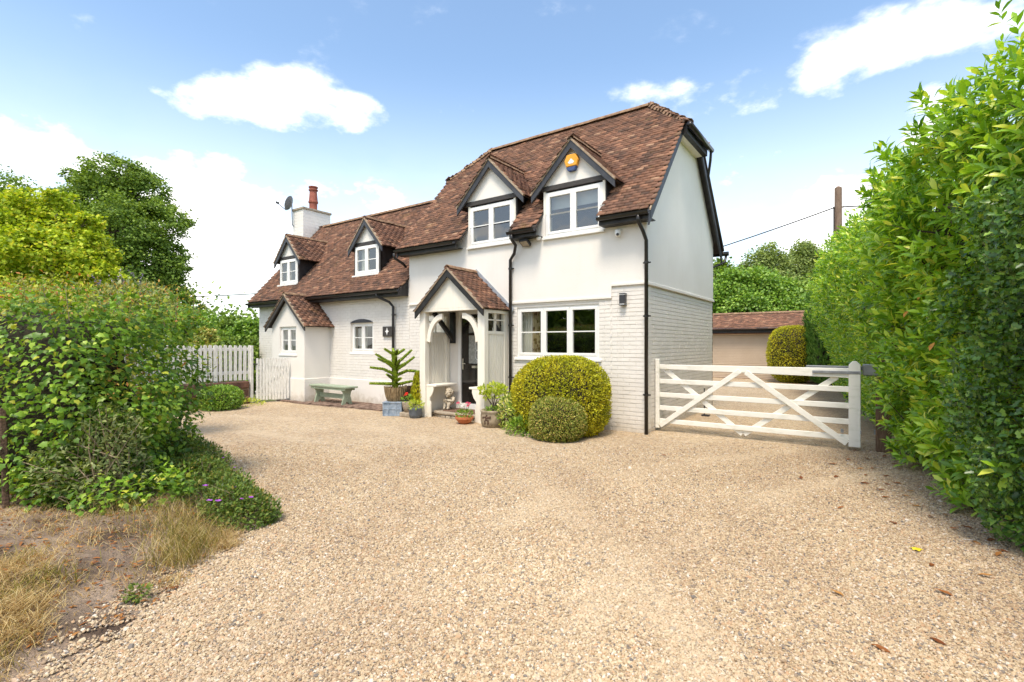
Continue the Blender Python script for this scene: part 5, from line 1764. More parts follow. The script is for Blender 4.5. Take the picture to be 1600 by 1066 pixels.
# ------------------------------------------------------------------ garage
t = thing('garage', (-1.5, 18.4, 0), 'low garage with a beige roller door and red tiled roof', 'garage')
gw = MB()
wall_panel(gw, fy(16.62), -6.5, 3.6, -.05, 2.2, .2, [(-4.2, .75, 0, 2.08)], 0, 0)
gw.box(-6.5, -6.3, 16.83, 20.4, -.05, 2.2); gw.box(3.4, 3.6, 16.83, 20.4, -.05, 2.2); gw.box(-6.3, 3.4, 20.2, 20.4, -.05, 2.2)
M['garagewall'] = pmat('garage_brick', (.20, .10, .07), (.34, .19, .13), 6, .85, .4, 20, .01)
gw.build('wall', M['garagewall'], t)
sd = MB()
for k in range(27):
    z = .02 + k * .077
    sd.box(-4.19, .74, 16.68, 16.71, z, z + .055); sd.box(-4.19, .74, 16.715, 16.74, z + .055, z + .077)
sd.build('roller_door', M['shutter'], t)
MB().box(-4.3, -4.2, 16.60, 16.70, 0, 2.12).box(.75, .85, 16.60, 16.70, 0, 2.12).build('door_jamb', M['shutter'], t)
MB().box(-6.7, 3.8, 16.36, 16.40, 2.12, 2.31).build('fascia', M['black'], t); MB().box(-6.7, 3.8, 16.40, 16.62, 2.12, 2.14).build('soffit', M['black'], t)
MB().tube([(-6.7, 16.31, 2.30), (3.8, 16.31, 2.30)], .055, 8).build('gutter', M['blackplastic'], t, smooth=True)
GT = []
ga_ = math.atan2(.80, 2.2)
slope_tiles((-6.7, 16.26, 2.30), (1, 0, 0), (0, math.cos(ga_), math.sin(ga_)), (0, -math.sin(ga_), math.cos(ga_)), 10.5, 2.34, lambda c: np.ones(len(c), bool), store=GT)
join_tiles('roof_tiles', *GT[0], t)
MB().prism([(-6.7, 16.3, 2.28), (-6.7, 18.45, 3.06), (-6.7, 20.6, 2.28)], (10.5, 0, 0)).build('roof', M['underlay'], t)
ridge_run((-6.7, 18.42, 3.13), (3.8, 18.42, 3.13), RM, .30, t)

# ------------------------------------------------------------------ utility pole and cables
t = thing('utility_pole', (2.33, 12.7, 0), 'weathered wooden utility pole rising above the laurel hedge', 'pole')
MB().tube([(2.33, 12.7, 0), (2.33, 12.7, 7.20)], [.14, .115], 10).build('pole_shaft', M['pole'], t)
MB().tube([(2.33, 12.7, 7.20), (2.33, 12.7, 7.26)], [.115, .03], 10).build('pole_cap', M['pole'], t)
MB().tube([(2.20, 12.6, 6.52), (2.20, 12.6, 5.2), (2.20, 12.6, 4.0)], .02, 5).build('earth_cable', M['wire'], t)
MB().tube([(2.33 - .16, 12.66, 6.5), (2.33 + .17, 12.72, 6.5)], .03, 6).build('clamp', M['darkgrey'], t)
def cable(p, q, sag, r, label):
    p, q = np.array(p, float), np.array(q, float)
    pts = [p + (q - p) * s + np.array((0, 0, -4 * sag * s * (1 - s))) for s in np.linspace(0, 1, 24)]
    o = MB().tube(pts, r * 1.25, 5).build('overhead_cable', M['wire'], None, label, smooth=True)
    o['category'] = 'cable'
    return o
cable((2.18, 12.68, 6.5), (-19, 16, 4.2), .7, .018, 'black overhead cable running left from the pole behind the house')
cable((2.48, 12.7, 6.5), (20, 15, 7.2), .5, .018, 'black overhead cable running right from the pole over the hedge')
cable((-19.0, 10, 5.05), (-42, -3.5, 4.6), .5, .02, 'lower dark overhead cable between the big left tree and wing roof')
cable((-18.0, 8, 5.9), (-40, 2.6, 10.4), .35, .014, 'thin upper overhead cable rising to the big left tree')

# ------------------------------------------------------------------ laurel hedge (right), holly, conifers
PATH = np.array([(6.2, -6.5), (5.0, -4.4), (4.25, -3.2), (3.92, -2.2), (3.70, -.9), (3.60, .3), (3.40, 2.2), (3.05, 5), (2.72, 8), (2.36, 10.5), (2.10, 12.2)], float)
seg = np.linalg.norm(np.diff(PATH, axis=0), axis=1); CUM = np.concatenate([[0], np.cumsum(seg)])


def along(s):
    s = np.clip(s, 0, CUM[-1] - 1e-6)
    i = np.searchsorted(CUM, s, 'right') - 1
    f = ((s - CUM[i]) / seg[i])[:, None]
    p = PATH[i] * (1 - f) + PATH[i + 1] * f
    d = (PATH[i + 1] - PATH[i]) / seg[i][:, None]
    # smoothed tangent
    i2 = np.clip(i + np.where(f[:, 0] > .5, 1, -1), 0, len(seg) - 1)
    d2 = (PATH[i2 + 1] - PATH[i2]) / seg[i2][:, None]
    w = np.abs(f - .5)
    d = unit(d * (1 - w) + d2 * w)
    return p, np.stack([-d[:, 1], d[:, 0]], 1)      # normal towards the drive


def hedge_top(s, y):
    return 4.02 + .075 * np.clip(s - 6, 0, 13) + .14 * np.sin(s * 1.7) + .10 * np.sin(s * 4.3 + 1) + .06 * np.sin(s * 9.1)


def hedge_face(s, z, y):
    b = .10 * np.sin(s * 1.9 + z * .9) + .09 * np.sin(s * 4.1 - z * 2.7) + .06 * np.sin(s * 8 + z * 5.1)
    lean = .26 * np.clip((z - .7) / 2.0, -.6, 1) - .35 * np.clip((z - 3.6) / .6, 0, 1) ** 2 + .12 * np.clip((1.5 - y) / 2, 0, 1) + .35 * np.clip((y - 1.5) / 3, 0, 1) * np.clip((z - 1.2) / 1.5, 0, 1)
    return b + lean


hd_ = thing('laurel_hedge', (3.6, 1.0, 0), 'tall glossy bright green laurel hedge along the right of the drive', 'hedge')
# solid dark hull added to block see-through, standing for inner branches and shade
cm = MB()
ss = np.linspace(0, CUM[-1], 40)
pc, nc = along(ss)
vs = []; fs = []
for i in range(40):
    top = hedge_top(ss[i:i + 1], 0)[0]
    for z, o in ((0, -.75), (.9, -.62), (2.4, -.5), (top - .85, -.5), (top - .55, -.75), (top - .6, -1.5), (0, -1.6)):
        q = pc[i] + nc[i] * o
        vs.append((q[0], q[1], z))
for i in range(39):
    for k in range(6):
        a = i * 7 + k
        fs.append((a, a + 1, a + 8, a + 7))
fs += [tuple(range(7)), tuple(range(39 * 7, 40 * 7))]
cm.add(vs, fs); cm.build('shade_fill', M['twig'], hd_)


def hedge_points(n, zlo, zhi, smin, smax, depth):
    s = rng.uniform(smin, smax, n)
    p, nr = along(s)
    top = hedge_top(s, 0)
    z = zlo + rng.random(n) * (zhi * top - zlo)
    dp = rng.random(n) ** 1.4 * depth
    f = hedge_face(s, z, p[:, 1])
    q = np.concatenate([p + nr * (f - dp)[:, None], z[:, None]], 1)
    nz = np.clip((z - top + .7) / .7, 0, 1.3)
    n3 = unit(np.concatenate([nr, (nz * 1.2)[:, None]], 1))
    return q, n3, dp / depth, s


def shoots_to_leaves(q, ax, k, size, dep=None):
    """whorls of k leaves round each shoot"""
    n = len(q)
    a = rng.random(n) * 6.283
    e1 = unit(np.cross(ax, np.array((.21, .13, .95)))); e2 = np.cross(ax, e1)
    P, A, NM, S = [], [], [], []
    for j in range(k):
        th = a + j * 2.4
        rad = e1 * np.cos(th)[:, None] + e2 * np.sin(th)[:, None]
        f = j / (k - 1)
        st_ = q - ax * (size * 1.15 * (1 - f))[:, None]
        d = unit(ax * (.35 + .75 * f) + rad * (1.0 - .45 * f) + rng.normal(0, .12, (n, 3)) + np.array((0, 0, -.16 + .1 * f)))
        nm = unit(ax * .9 - rad * .35 + np.array((0, 0, .55)) + rng.normal(0, .18, (n, 3)))
        P.append(st_); A.append(d); NM.append(nm); S.append(size * rng.uniform(.75, 1.15, n) * (1 - .25 * f))
    return np.concatenate(P), np.concatenate(A), np.concatenate(NM), np.concatenate(S)


def holly_zone(q):
    """where holly grows through the laurel: a patch on the face nearest the road"""
    y, z = q[:, 1], q[:, 2]
    edge = .25 * np.sin(z * 3.1) + .18 * np.sin(z * 7.3 + 1)
    lim = 2.55 + .35 * np.clip((-3.2 - y), -1, 1.5) + .15 * np.sin(y * 5)
    up = (y < -2.55 + edge * .8 - .45 * np.clip(1.1 - z, 0, 1)) & (z < lim)
    return up


QS, AX, SZ = [], [], []
for (n, s0, s1, dep, sz) in ((4200, .0, 8.6, .50, .168), (3300, 8.6, CUM[-1], .48, .145)):
    q, n3, dp, s = hedge_points(n, .12, .97, s0, s1, dep)
    ax = unit(n3 * .85 + rand_dirs(n) * .42 + np.array((0, 0, .42)) + np.array((0, -.12, 0)))
    k = ~(holly_zone(q) & (rng.random(n) < .97))
    QS.append(q[k]); AX.append(ax[k]); SZ.append(rng.uniform(.8, 1.15, n)[k] * sz)
# crown shoots along the top
n = 1300
s = rng.uniform(0, CUM[-1], n); p, nr = along(s); top = hedge_top(s, 0)
off = rng.uniform(-1.4, .0, n)
hz = top - .18 + rng.uniform(-.3, .22, n) + .10 * lump(np.stack([p[:, 0], p[:, 1], off], 1), 2, 3)
q = np.concatenate([p + nr * off[:, None], hz[:, None]], 1)
QS.append(q); AX.append(unit(rand_dirs(n) * .45 + np.array((-.1, -.1, 1.)))); SZ.append(rng.uniform(.11, .155, n))
# tall loose shoots at the road end
n = 260
s = rng.uniform(.6, 4.2, n); p, nr = along(s)
off = rng.uniform(-.9, .10, n); hz = 3.6 + rng.random(n) * .78 * (.6 + .4 * np.sin(s * 5.0))
QS.append(np.concatenate([p + nr * off[:, None], hz[:, None]], 1)); AX.append(unit(np.concatenate([nr * .45, np.ones((n, 1))], 1) + rand_dirs(n) * .3)); SZ.append(rng.uniform(.12, .165, n))
q = np.concatenate(QS); ax = np.concatenate(AX); sz = np.concatenate(SZ)
P, A, NM, S = shoots_to_leaves(q, ax, 9, sz)
ok = P[:, 2] > .03
leaf_part(hd_, 'foliage', T_LAUREL, P[ok], A[ok], NM[ok], S[ok], M['laurel'], 300, None, np.tile(np.ones(len(q), bool), 9)[ok])
st_ = MB()
for i in rng.choice(len(q), 700, replace=False):
    st_.tube([q[i] - ax[i] * .38 + rng.normal(0, .03, 3), q[i] - ax[i] * .16, q[i]], [.007, .005, .003], 4, False)
o = st_.build('stems', M['bark'], hd_, kind='stuff')
for (x, y, z) in ((3.62, -1.55, 1.98), (3.60, -1.2, 2.45), (3.78, -2.35, 1.62), (3.72, -1.9, 2.14)):
    v = T_LAUREL[0] * .125
    mt = Matrix.Translation((x - .02, y, z)) @ Matrix.Rotation(R(150), 4, 'Z') @ Matrix.Rotation(R(-35), 4, 'X')
    me = npmesh('leaf', v, T_LAUREL[1], M['orangeleaf'], None, True)
    link('leaf', me, hd_, mt)['label'] = 'withered orange laurel leaf'

hl = thing('holly_bush', (4.1, -3.4, 0), 'dark small leaved holly growing through the near end of the hedge', 'bush')
n = 36000
q, n3, dp, s = hedge_points(n, .04, .8, 0.3, 5.2, .34)
k = holly_zone(q)
q, n3 = q[k], n3[k]; n = len(q)
q = q + n3 * .03
leaf_part(hl, 'foliage', T_HOLLY, q, unit(n3 * .5 + rand_dirs(n) * .8 + np.array((0, 0, .15))), unit(n3 + rand_dirs(n) * .6 + np.array((0, 0, .35))), rng.uniform(.036, .068, n), M['holly'], 300, None, dp[k] < .3)
hs = MB()
for i in rng.choice(n, 120, replace=False):
    hs.tube([q[i] - n3[i] * .3 + rng.normal(0, .04, 3), q[i]], [.006, .003], 4, False)
hs.build('twigs', M['bark'], hl, kind='stuff')

# conifer screen beyond
cf = thing('conifer_hedge', (1.7, 14, 0), 'soft feathery conifer hedge beyond the far end of the laurel', 'hedge')
for i, (x, y, h, r_) in enumerate(((2.18, 12.7, 3.9, .62), (1.98, 13.7, 4.0, .62), (1.80, 14.7, 3.9, .6), (1.65, 15.6, 3.9, .6))):
    core(cf, 'shade_core', (x, y, h / 2), (r_ * .8, r_ * .85, h / 2 * .95), 3.2, M['twig'])  # added opaque core, coloured as the shade between sprays
    n = 6000
    q, nr, d = shell(n, (x, y, h / 2), (r_, r_ * 1.05, h / 2), 3.2, .74, .10, i * 2.2, 0, 2.2, .05)
    leaf_part(cf, 'foliage', T_SPRAY, q, unit(nr * .55 + np.array((0, 0, .9)) + rand_dirs(n) * .35), unit(nr + rand_dirs(n) * .5), rng.uniform(.12, .22, n), M['conifer'])
bush('clipped_bush', (.62, 15.2, 1.18), (.95, .90, 1.20), 2.6, 17000, M['golden'], .06, 'tall rounded golden bush standing in front of the garage door', wob=.03, seed=7.7, lf=2.0)

# ------------------------------------------------------------------ ivy hedge (left)
HC = (-5.40, -7.80, 1.06); HR = (2.95, .90, 1.16); HROT = math.atan2(.43, .9)
iv = thing('ivy_hedge', (-4.4, -7.6, 0), 'thick ivy covered hedge with reddish hawthorn tips left of the drive', 'hedge')
core(iv, 'shade_fill', HC, (HR[0] * .78, HR[1] * .46, HR[2] * .76), 5.0, M['twig'], HROT, 0, 18)  # added solid fill, its dark colour stands for branches and inner shade
n = 34000
q, nr, d = shell(n, HC, HR, 7.0, .74, .085, 1.3, HROT, 1.9, .10)
gap = lump(q, 3.0, 2.2)
zz = q[:, 2]
front = (q - CAM) @ FW < 8.5
k = (gap > -.80) & ~((zz < .35) & (rng.random(n) < .45)) & ~((zz > 1.98) & (rng.random(n) < .7)) & front
q, nr, d = q[k], nr[k], d[k]; n = len(q)
ax = unit(np.array((0, 0, -.45)) + nr * .6 + rand_dirs(n) * .75)
nm = unit(nr * .6 + np.array((0, 0, .8)) + rand_dirs(n) * .5)
leaf_part(iv, 'foliage', T_IVY, q, ax, nm, rng.uniform(.026, .072, n), M['ivy'], 300, None, d > .45)
# hawthorn tips and small olive leaves over the top and in patches
n = 15000
q, nr, d = shell(n, HC, (HR[0] * 1.01, HR[1] * 1.03, HR[2] * 1.03), 7.0, .82, .085, 1.3, HROT, 1.9, .9)
pt = lump(q, 7.0, 2.6)
k = (q[:, 2] > 1.86 + .12 * pt) | ((pt > .34) & (q[:, 2] > .9))
q, nr = q[k], nr[k]; n = len(q)
leaf_part(iv, 'hawthorn_leaves', T_SMALL, q + nr * .02, unit(nr * .4 + rand_dirs(n) * .8 + np.array((0, 0, .5))), unit(nr + rand_dirs(n) * .5 + np.array((0, 0, .5))), rng.uniform(.025, .05, n), M['hawthorn'])
sh_ = MB()
for i in rng.choice(n, 130, replace=False):
    if q[i, 2] > 1.9:
        sh_.tube([q[i] - np.array((0, 0, .2)), q[i] + np.array((rng.normal(0, .04), rng.normal(0, .04), rng.uniform(.04, .15)))], [.004, .0015], 4, False)
sh_.build('twigs', M['drytwig'], iv, kind='stuff')

# grey leaved privet and bramble skirt at the road end of the hedge
pvt = thing('privet_shrub', (-2.55, -7.1, 0), 'dull grey green straggling shrub below the right end of the ivy hedge', 'shrub')
n = 3800
q, nr, d = shell(n, (-2.68, -7.05, .42), (.46, .40, .50), 2.1, .35, .38, 2.6, .4, 3.2, .04)
leaf_part(pvt, 'foliage', T_SMALL, q, unit(nr * .6 + rand_dirs(n) * .7 + np.array((0, 0, .1))), unit(nr * .5 + np.array((0, 0, .7)) + rand_dirs(n) * .5), rng.uniform(.035, .065, n), M['privet'], 60, None, d > .5)
tw = MB()
for i in rng.choice(n, 90, replace=False):
    c0 = np.array((-2.55 + rng.normal(0, .12), -7.0 + rng.normal(0, .1), .05))
    mid = (c0 + q[i]) / 2 + rng.normal(0, .08, 3) + np.array((0, 0, .1))
    tw.tube([c0, mid, q[i] + nr[i] * .06], [.008, .006, .003], 4, False)
tw.build('stems', M['drytwig'], pvt, kind='stuff')
br = thing('bramble', (-2.0, -7.2, 0), 'low dark green bramble and ivy sprawling over the soil under the hedge', 'plant')
n = 1500
q, nr, d = shell(n, (-2.65, -7.05, .14), (.85, .40, .26), 2, .3, .45, 5.2, .45, 3.4, .03)
q[:, 2] += vz(q[:, 0], q[:, 1])
leaf_part(br, 'foliage', T_IVY, q, unit(nr * .5 + rand_dirs(n) * .7), unit(np.array((0, 0, 1.)) + nr * .5 + rand_dirs(n) * .5), rng.uniform(.03, .065, n), M['ivy'], 40, None, d > .4)

pst = thing('marker_post', (-3.08, -7.64, 0), 'dark leaning wooden post at the left edge before the ivy hedge', 'post')
MB().bar((-3.02, -7.66, .0), (-3.16, -7.66, 1.02), .045, .045, (0, 1, 0)).build('shaft', M['trough'], pst, bevel=.006)

# cranesbill mound with purple flowers along the drive edge
gr = thing('cranesbill', (-2.3, -6.2, 0), 'sprawling green cranesbill with purple flowers at the drive edge', 'plant')
BL = [(-5.3, -5.75, .55, .42, .34), (-4.3, -5.95, .75, .42, .42), (-3.4, -6.15, .7, .40, .44), (-2.6, -6.3, .62, .34, .38), (-1.95, -6.36, .5, .30, .32), (-1.42, -6.42, .36, .26, .27), (-1.22, -6.45, .2, .2, .2)]
P, NR, DD = [], [], []
for (x, y, a, b, h) in BL:
    n = int(6500 * a * b / .25)
    q, nr, d = shell(n, (x, y, h * .25), (a, b, h * .85), 2, .55, .25, x, .22, 3.0, .01)
    P.append(q); NR.append(nr); DD.append(d)
q = np.concatenate(P); nr = np.concatenate(NR); d = np.concatenate(DD); n = len(q)
leaf_part(gr, 'foliage', T_SMALL, q, unit(nr * .6 + rand_dirs(n) * .7), unit(np.array((0, 0, .8)) + nr * .5 + rand_dirs(n) * .5), rng.uniform(.022, .048, n), M['gerleaf'], 200, None, d > .5)
for (x, y, z, s_) in ((-1.40, -6.66, .24, 1.2), (-1.62, -6.60, .32, 1.1), (-1.33, -6.62, .24, 1.25), (-1.50, -6.40, .28, .85), (-1.23, -6.47, .24, .8), (-1.17, -6.42, .25, 1), (-1.28, -6.45, .21, .7), (-3.15, -5.86, .30, .8), (-2.75, -5.94, .30, .8), (-2.35, -6.00, .26, .7), (-2.15, -6.02, .22, .7)):
    f = MB()
    for k in range(5):
        a = 6.283 * k / 5 + x * 7
        e = np.array((math.cos(a), math.sin(a) * .7 - .2, .35)); w = np.array((-math.sin(a), math.cos(a), .1))
        c = np.array((x, y, z))
        f.add([c, c + e * .018 * s_ - w * .013 * s_, c + e * .030 * s_, c + e * .018 * s_ + w * .013 * s_], [(0, 1, 2, 3)])
    fo = f.build('flower', M['purple'], gr, recalc=False)
tw = MB()
for i in rng.choice(n, 160, replace=False):
    tw.tube([q[i] - nr[i] * .16, q[i] + rng.normal(0, .03, 3), q[i] + nr[i] * .05 + rng.normal(0, .05, 3)], [.0025, .002, .0015], 3, False)
tw.build('stems', M['drytwig'], gr, kind='stuff')


# grasses
def blades(name, pts, hgt, m, label=None, bend=.6, width=.0028, lean=(0, 0)):
    n = len(pts)
    h = hgt * rng.uniform(.5, 1.2, n)
    a = rng.random(n) * 6.283
    dx, dy = np.cos(a) * bend + lean[0], np.sin(a) * bend + lean[1]
    pa = rng.random(n) * 6.283
    wx, wy = np.cos(pa) * width, np.sin(pa) * width
    V = []
    for t_, ww in ((0, 1), (.4, .9), (.75, .6), (1, .05)):
        k = h * t_
        b = t_ ** 1.8 * h
        c = np.stack([pts[:, 0] + dx * b, pts[:, 1] + dy * b, pts[:, 2] + k * (1 - .35 * bend * t_)], 1)
        o = np.stack([wx * ww, wy * ww, wx * 0], 1)
        V += [c - o, c + o]
    v = np.stack(V, 1).reshape(-1, 3)
    f = np.array([(0, 1, 3, 2), (2, 3, 5, 4), (4, 5, 7, 6)])
    F_ = (f[None] + (np.arange(n) * 8)[:, None, None]).reshape(-1, 4)
    o = link(name, npmesh(name, v, F_, m, np.repeat(rng.random(n), 8)))
    o['kind'] = 'stuff'
    if label: o['label'] = label
    return o


def tuft_points(spec):
    out = []
    for (x, y, r_, n) in spec:
        p = rng.normal(0, r_ * .5, (n, 2)) + (x, y)
        out.append(p)
    p = np.concatenate(out)
    p = p[vin(p[:, 0], p[:, 1]) > -.02]
    return np.concatenate([p, vz(p[:, 0], p[:, 1])[:, None]], 1)


straw = [(-1.30, -7.86, .26, 500), (-.98, -7.93, .28, 700), (-.70, -7.98, .22, 700), (-.42, -8.08, .2, 600), (-.15, -8.22, .2, 400), (-1.2, -8.4, .5, 900), (-.6, -8.5, .4, 600), (-.05, -8.35, .2, 300), (-2.1, -8.5, .6, 600)]
blades('dry_grass', tuft_points(straw), .085, M['strawgrass'], 'matted dry straw coloured grass on the roadside verge', 1.0, .0019, (.35, -.15))
blades('dry_grass', tuft_points([(x + rng.normal(0, .12), y + rng.normal(0, .12), .13, n_ // 3) for x, y, r_, n_ in straw for _ in (0,)]), .13, M['strawgrass'], 'longer loose straw stems standing in the matted verge grass', .75, .0015, (.1, .1))
blades('dry_grass', tuft_points([(x + rng.normal(0, .2), y + rng.normal(0, .15), .16, n_ // 6) for x, y, r_, n_ in straw]), .13, M['olivegrass'], 'greener blades mixed through the straw coloured verge grass', .7, .0018)
olive = [(-1.02, -7.02, .26, 200), (-.84, -7.13, .2, 170), (-1.25, -6.90, .26, 180), (-1.5, -6.95, .3, 120), (-1.0, -6.86, .2, 90), (-1.75, -6.80, .3, 100), (-2.0, -7.15, .35, 90)]
blades('dry_grass', tuft_points(olive), .21, M['olivegrass'], 'thin olive green grass beside the cranesbill', .5, .0014)
blades('dry_grass', tuft_points(olive), .20, M['strawgrass'], 'pale dead stems among the olive green grass', .7, .0013)
blades('dry_grass', tuft_points([(a, b, c * .8, d // 2) for a, b, c, d in olive]), .10, M['olivegrass'], 'short olive grass at the foot of the taller tuft', .8, .002)
blades('dry_grass', tuft_points([(-.95, -6.72, .12, 260), (-.82, -6.78, .10, 260), (-1.1, -6.65, .1, 160), (-.52, -7.28, .12, 160), (-1.5, -7.45, .3, 300), (-2.1, -7.5, .3, 300), (-2.7, -7.6, .4, 400), (-.75, -7.5, .3, 200)]), .075, M['strawgrass'], 'short tan grass tufts at the gravel edge', .9, .0018)
t = thing('leafy_weed', (-.40, -7.50, 0), 'small dark green weed on the bare soil mound near the gravel', 'plant')
n = 160
q, nr, d = shell(n, (-.42, -7.50, .07), (.085, .07, .045), 2, .2, .2, 1)
leaf_part(t, 'foliage', T_IVY, q, unit(nr + rand_dirs(n) * .5), unit(nr * .4 + np.array((0, 0, 1.))), rng.uniform(.012, .024, n), M['gerleaf'])
# litter on the soil
litn = 1500
p = np.stack([rng.uniform(-3.6, -.2, litn), rng.uniform(-8.1, -6.6, litn)], 1)
p = p[(vin(p[:, 0], p[:, 1]) > .03)]
q = np.concatenate([p, (vz(p[:, 0], p[:, 1]) + .012)[:, None]], 1); n = len(q)
o = leaf_part(None, 'leaf_litter', T_LAUREL, q, unit(np.concatenate([rng.normal(size=(n, 2)), rng.normal(0, .12, (n, 1))], 1)), unit(np.array((0, 0, 1.)) + rand_dirs(n) * .35), rng.uniform(.02, .06, n), M['deadleaf'])
o['label'] = 'brown dead leaves strewn over the verge soil'
tw = MB()
for i in range(150):
    x, y = rng.uniform(-3.4, -.5), rng.uniform(-8.0, -6.8)
    if vin(x, y) < .05: continue
    a = rng.random() * 6.28; L = rng.uniform(.05, .22); z = float(vz(x, y)) + .012
    tw.tube([(x, y, z), (x + math.cos(a) * L * .5 + .01, y + math.sin(a) * L * .5, z + rng.uniform(0, .03)), (x + math.cos(a) * L, y + math.sin(a) * L, z)], [.003, .0025, .0015], 4, False)
o = tw.build('twig_litter', M['drytwig'], None, 'thin dry twigs lying on the verge soil', kind='stuff')

# ------------------------------------------------------------------ fallen leaves on the gravel
FL = [(3.62, -3.94), (3.85, -3.99), (3.51, -5.14), (4.08, -3.06), (3.12, -4.88), (3.68, -4.48), (2.94, -1.46), (3.43, -1.61), (3.65, -1.75), (3.12, -.95), (3.3, -.75), (3.45, -1.1), (3.2, -1.25), (3.52, -2.0), (3.66, -2.35), (3.72, -2.65), (3.35, -2.2), (3.8, -2.95), (3.92, -3.2), (4.02, -3.5), (3.0, -.4), (3.25, -.2), (3.4, .1), (2.8, -.8), (2.6, -1.9), (3.0, -2.9), (3.45, -3.1), (3.25, -5.4), (1.5, -2.2), (.9, -1.6), (3.1, .4), (3.3, -1.9), (3.55, -1.45), (3.15, -1.65), (3.82, -2.5), (3.98, -2.85), (4.12, -3.35), (3.58, -.6), (3.48, -.35)]
dm = npmesh('fallen_leaf', np.array([(0, 0, 0), (-.17, .3, .10), (0, .32, .02), (.17, .3, .12), (-.18, .64, .10), (0, .66, .03), (.18, .64, .08), (0, 1, .10)], float), T_LAUREL[1], M['deadleaf'], None, True)
for i, (x, y) in enumerate(FL):
    s_ = random.uniform(.075, .115)
    o = link('fallen_leaf', dm, None, Matrix.Translation((x, y, .012)) @ Matrix.Rotation(random.uniform(0, 6.28), 4, 'Z') @ Matrix.Rotation(random.uniform(-.15, .15), 4, 'X') @ Matrix.Scale(s_, 4))
    meta(o, 'curled brown fallen laurel leaf lying on the gravel near the hedge', 'fallen leaf', 'brown fallen leaves on the gravel')
ym = npmesh('fallen_leaf', T_IVY[0] * np.array((.085, .085, .12)) + np.array((0, 0, .004)), T_IVY[1], M['yellowleaf'], None, True)
o = link('fallen_leaf', ym, None, Matrix.Translation((3.57, -3.70, .014)) @ Matrix.Rotation(1.1, 4, 'Z'))
meta(o, 'single bright yellow fallen leaf on the gravel', 'fallen leaf')

# ------------------------------------------------------------------ gravel stones in the foreground
def inside_poly(p, poly):
    x, y = p[:, 0], p[:, 1]
    c = np.zeros(len(p), bool)
    j = len(poly) - 1
    for i in range(len(poly)):
        xi, yi = poly[i]; xj, yj = poly[j]
        c ^= ((yi > y) != (yj > y)) & (x < (xj - xi) * (y - yi) / (yj - yi + 1e-12) + xi)
        j = i
    return c


def gravel():
    n = 1200000
    fw = 1.5 + (rng.random(n) ** .72) * 7.0
    u = rng.uniform(-1.14, 1.14, n)
    keep = rng.random(n) < np.clip(1.0 - (fw - 3.0) / 5.2, 0, 1)
    fw, u = fw[keep], u[keep]
    p = CAM[None, :2] + fw[:, None] * FW[None, :2] + (fw * u)[:, None] * RT[None, :2]
    wide_drive = [(x - .28, y - .16) if i < 11 else (x, y) for i, (x, y) in enumerate(DRIVE)]
    p = p[inside_poly(p, wide_drive)]
    v = vin(p[:, 0], p[:, 1]); inv = (p[:, 0] < 1.0) & (p[:, 0] > -9) & (p[:, 1] < -4.8)
    wig = .02 * np.sin(p[:, 0] * 9 + p[:, 1] * 4) + .015 * np.sin(p[:, 1] * 17 - p[:, 0] * 5)
    p = p[~(inv & (v + wig > .42 * rng.random(len(p)) ** 2.6))]
    n = len(p)
    s = rng.lognormal(math.log(.0059), .33, n)
    me = bpy.data.meshes.new('gravel_stones')
    z = rng.uniform(-.001, .006, n) + np.where((p[:, 0] < 1.0) & (p[:, 0] > -9) & (p[:, 1] < -4.8) & (vin(p[:, 0], p[:, 1]) > 0), np.maximum(vz(p[:, 0], p[:, 1]), 0), 0)
    me.vertices.add(n); me.vertices.foreach_set('co', np.stack([p[:, 0], p[:, 1], z], 1).astype(np.float32).ravel())
    for nm, val, ty, key in (('rnd', rng.random(n), 'FLOAT', 'value'),):
        a = me.attributes.new(nm, ty, 'POINT'); a.data.foreach_set(key, val.astype(np.float32))
    a = me.attributes.new('rot', 'FLOAT_VECTOR', 'POINT'); a.data.foreach_set('vector', np.stack([rng.normal(0, .45, n), rng.normal(0, .45, n), rng.random(n) * 6.283], 1).astype(np.float32).ravel())
    a = me.attributes.new('scl', 'FLOAT_VECTOR', 'POINT'); a.data.foreach_set('vector', (s[:, None] * np.stack([rng.uniform(.9, 1.6, n), rng.uniform(.75, 1.15, n), rng.uniform(.5, .85, n)], 1)).astype(np.float32).ravel())
    o = link('gravel_stones', me)
    o['kind'] = 'stuff'; o['label'] = 'golden brown flint gravel stones covering the drive'
    ng = bpy.data.node_groups.new('scatter', 'GeometryNodeTree')
    ng.interface.new_socket('Geometry', in_out='INPUT', socket_type='NodeSocketGeometry')
    ng.interface.new_socket('Geometry', in_out='OUTPUT', socket_type='NodeSocketGeometry')
    gi = ng.nodes.new('NodeGroupInput'); go = ng.nodes.new('NodeGroupOutput')
    ip = ng.nodes.new('GeometryNodeInstanceOnPoints'); ic = ng.nodes.new('GeometryNodeMeshIcoSphere'); ic.inputs['Subdivisions'].default_value = 1; ic.inputs['Radius'].default_value = 1
    sm = ng.nodes.new('GeometryNodeSetMaterial'); sm.inputs['Material'].default_value = M['pebble']
    mp2 = ng.nodes.new('GeometryNodeMeshToPoints')
    def attr(nm):
        a = ng.nodes.new('GeometryNodeInputNamedAttribute'); a.data_type = 'FLOAT_VECTOR'; a.inputs['Name'].default_value = nm
        return a.outputs['Attribute']
    e2r = ng.nodes.new('FunctionNodeEulerToRotation')
    L = ng.links.new
    L(gi.outputs[0], mp2.inputs['Mesh']); L(mp2.outputs[0], ip.inputs['Points'])
    L(ic.outputs['Mesh'], sm.inputs['Geometry']); L(sm.outputs[0], ip.inputs['Instance'])
    L(attr('rot'), e2r.inputs[0]); L(e2r.outputs[0], ip.inputs['Rotation']); L(attr('scl'), ip.inputs['Scale'])
    L(ip.outputs[0], go.inputs[0])
    md = o.modifiers.new('scatter', 'NODES'); md.node_group = ng
    return n


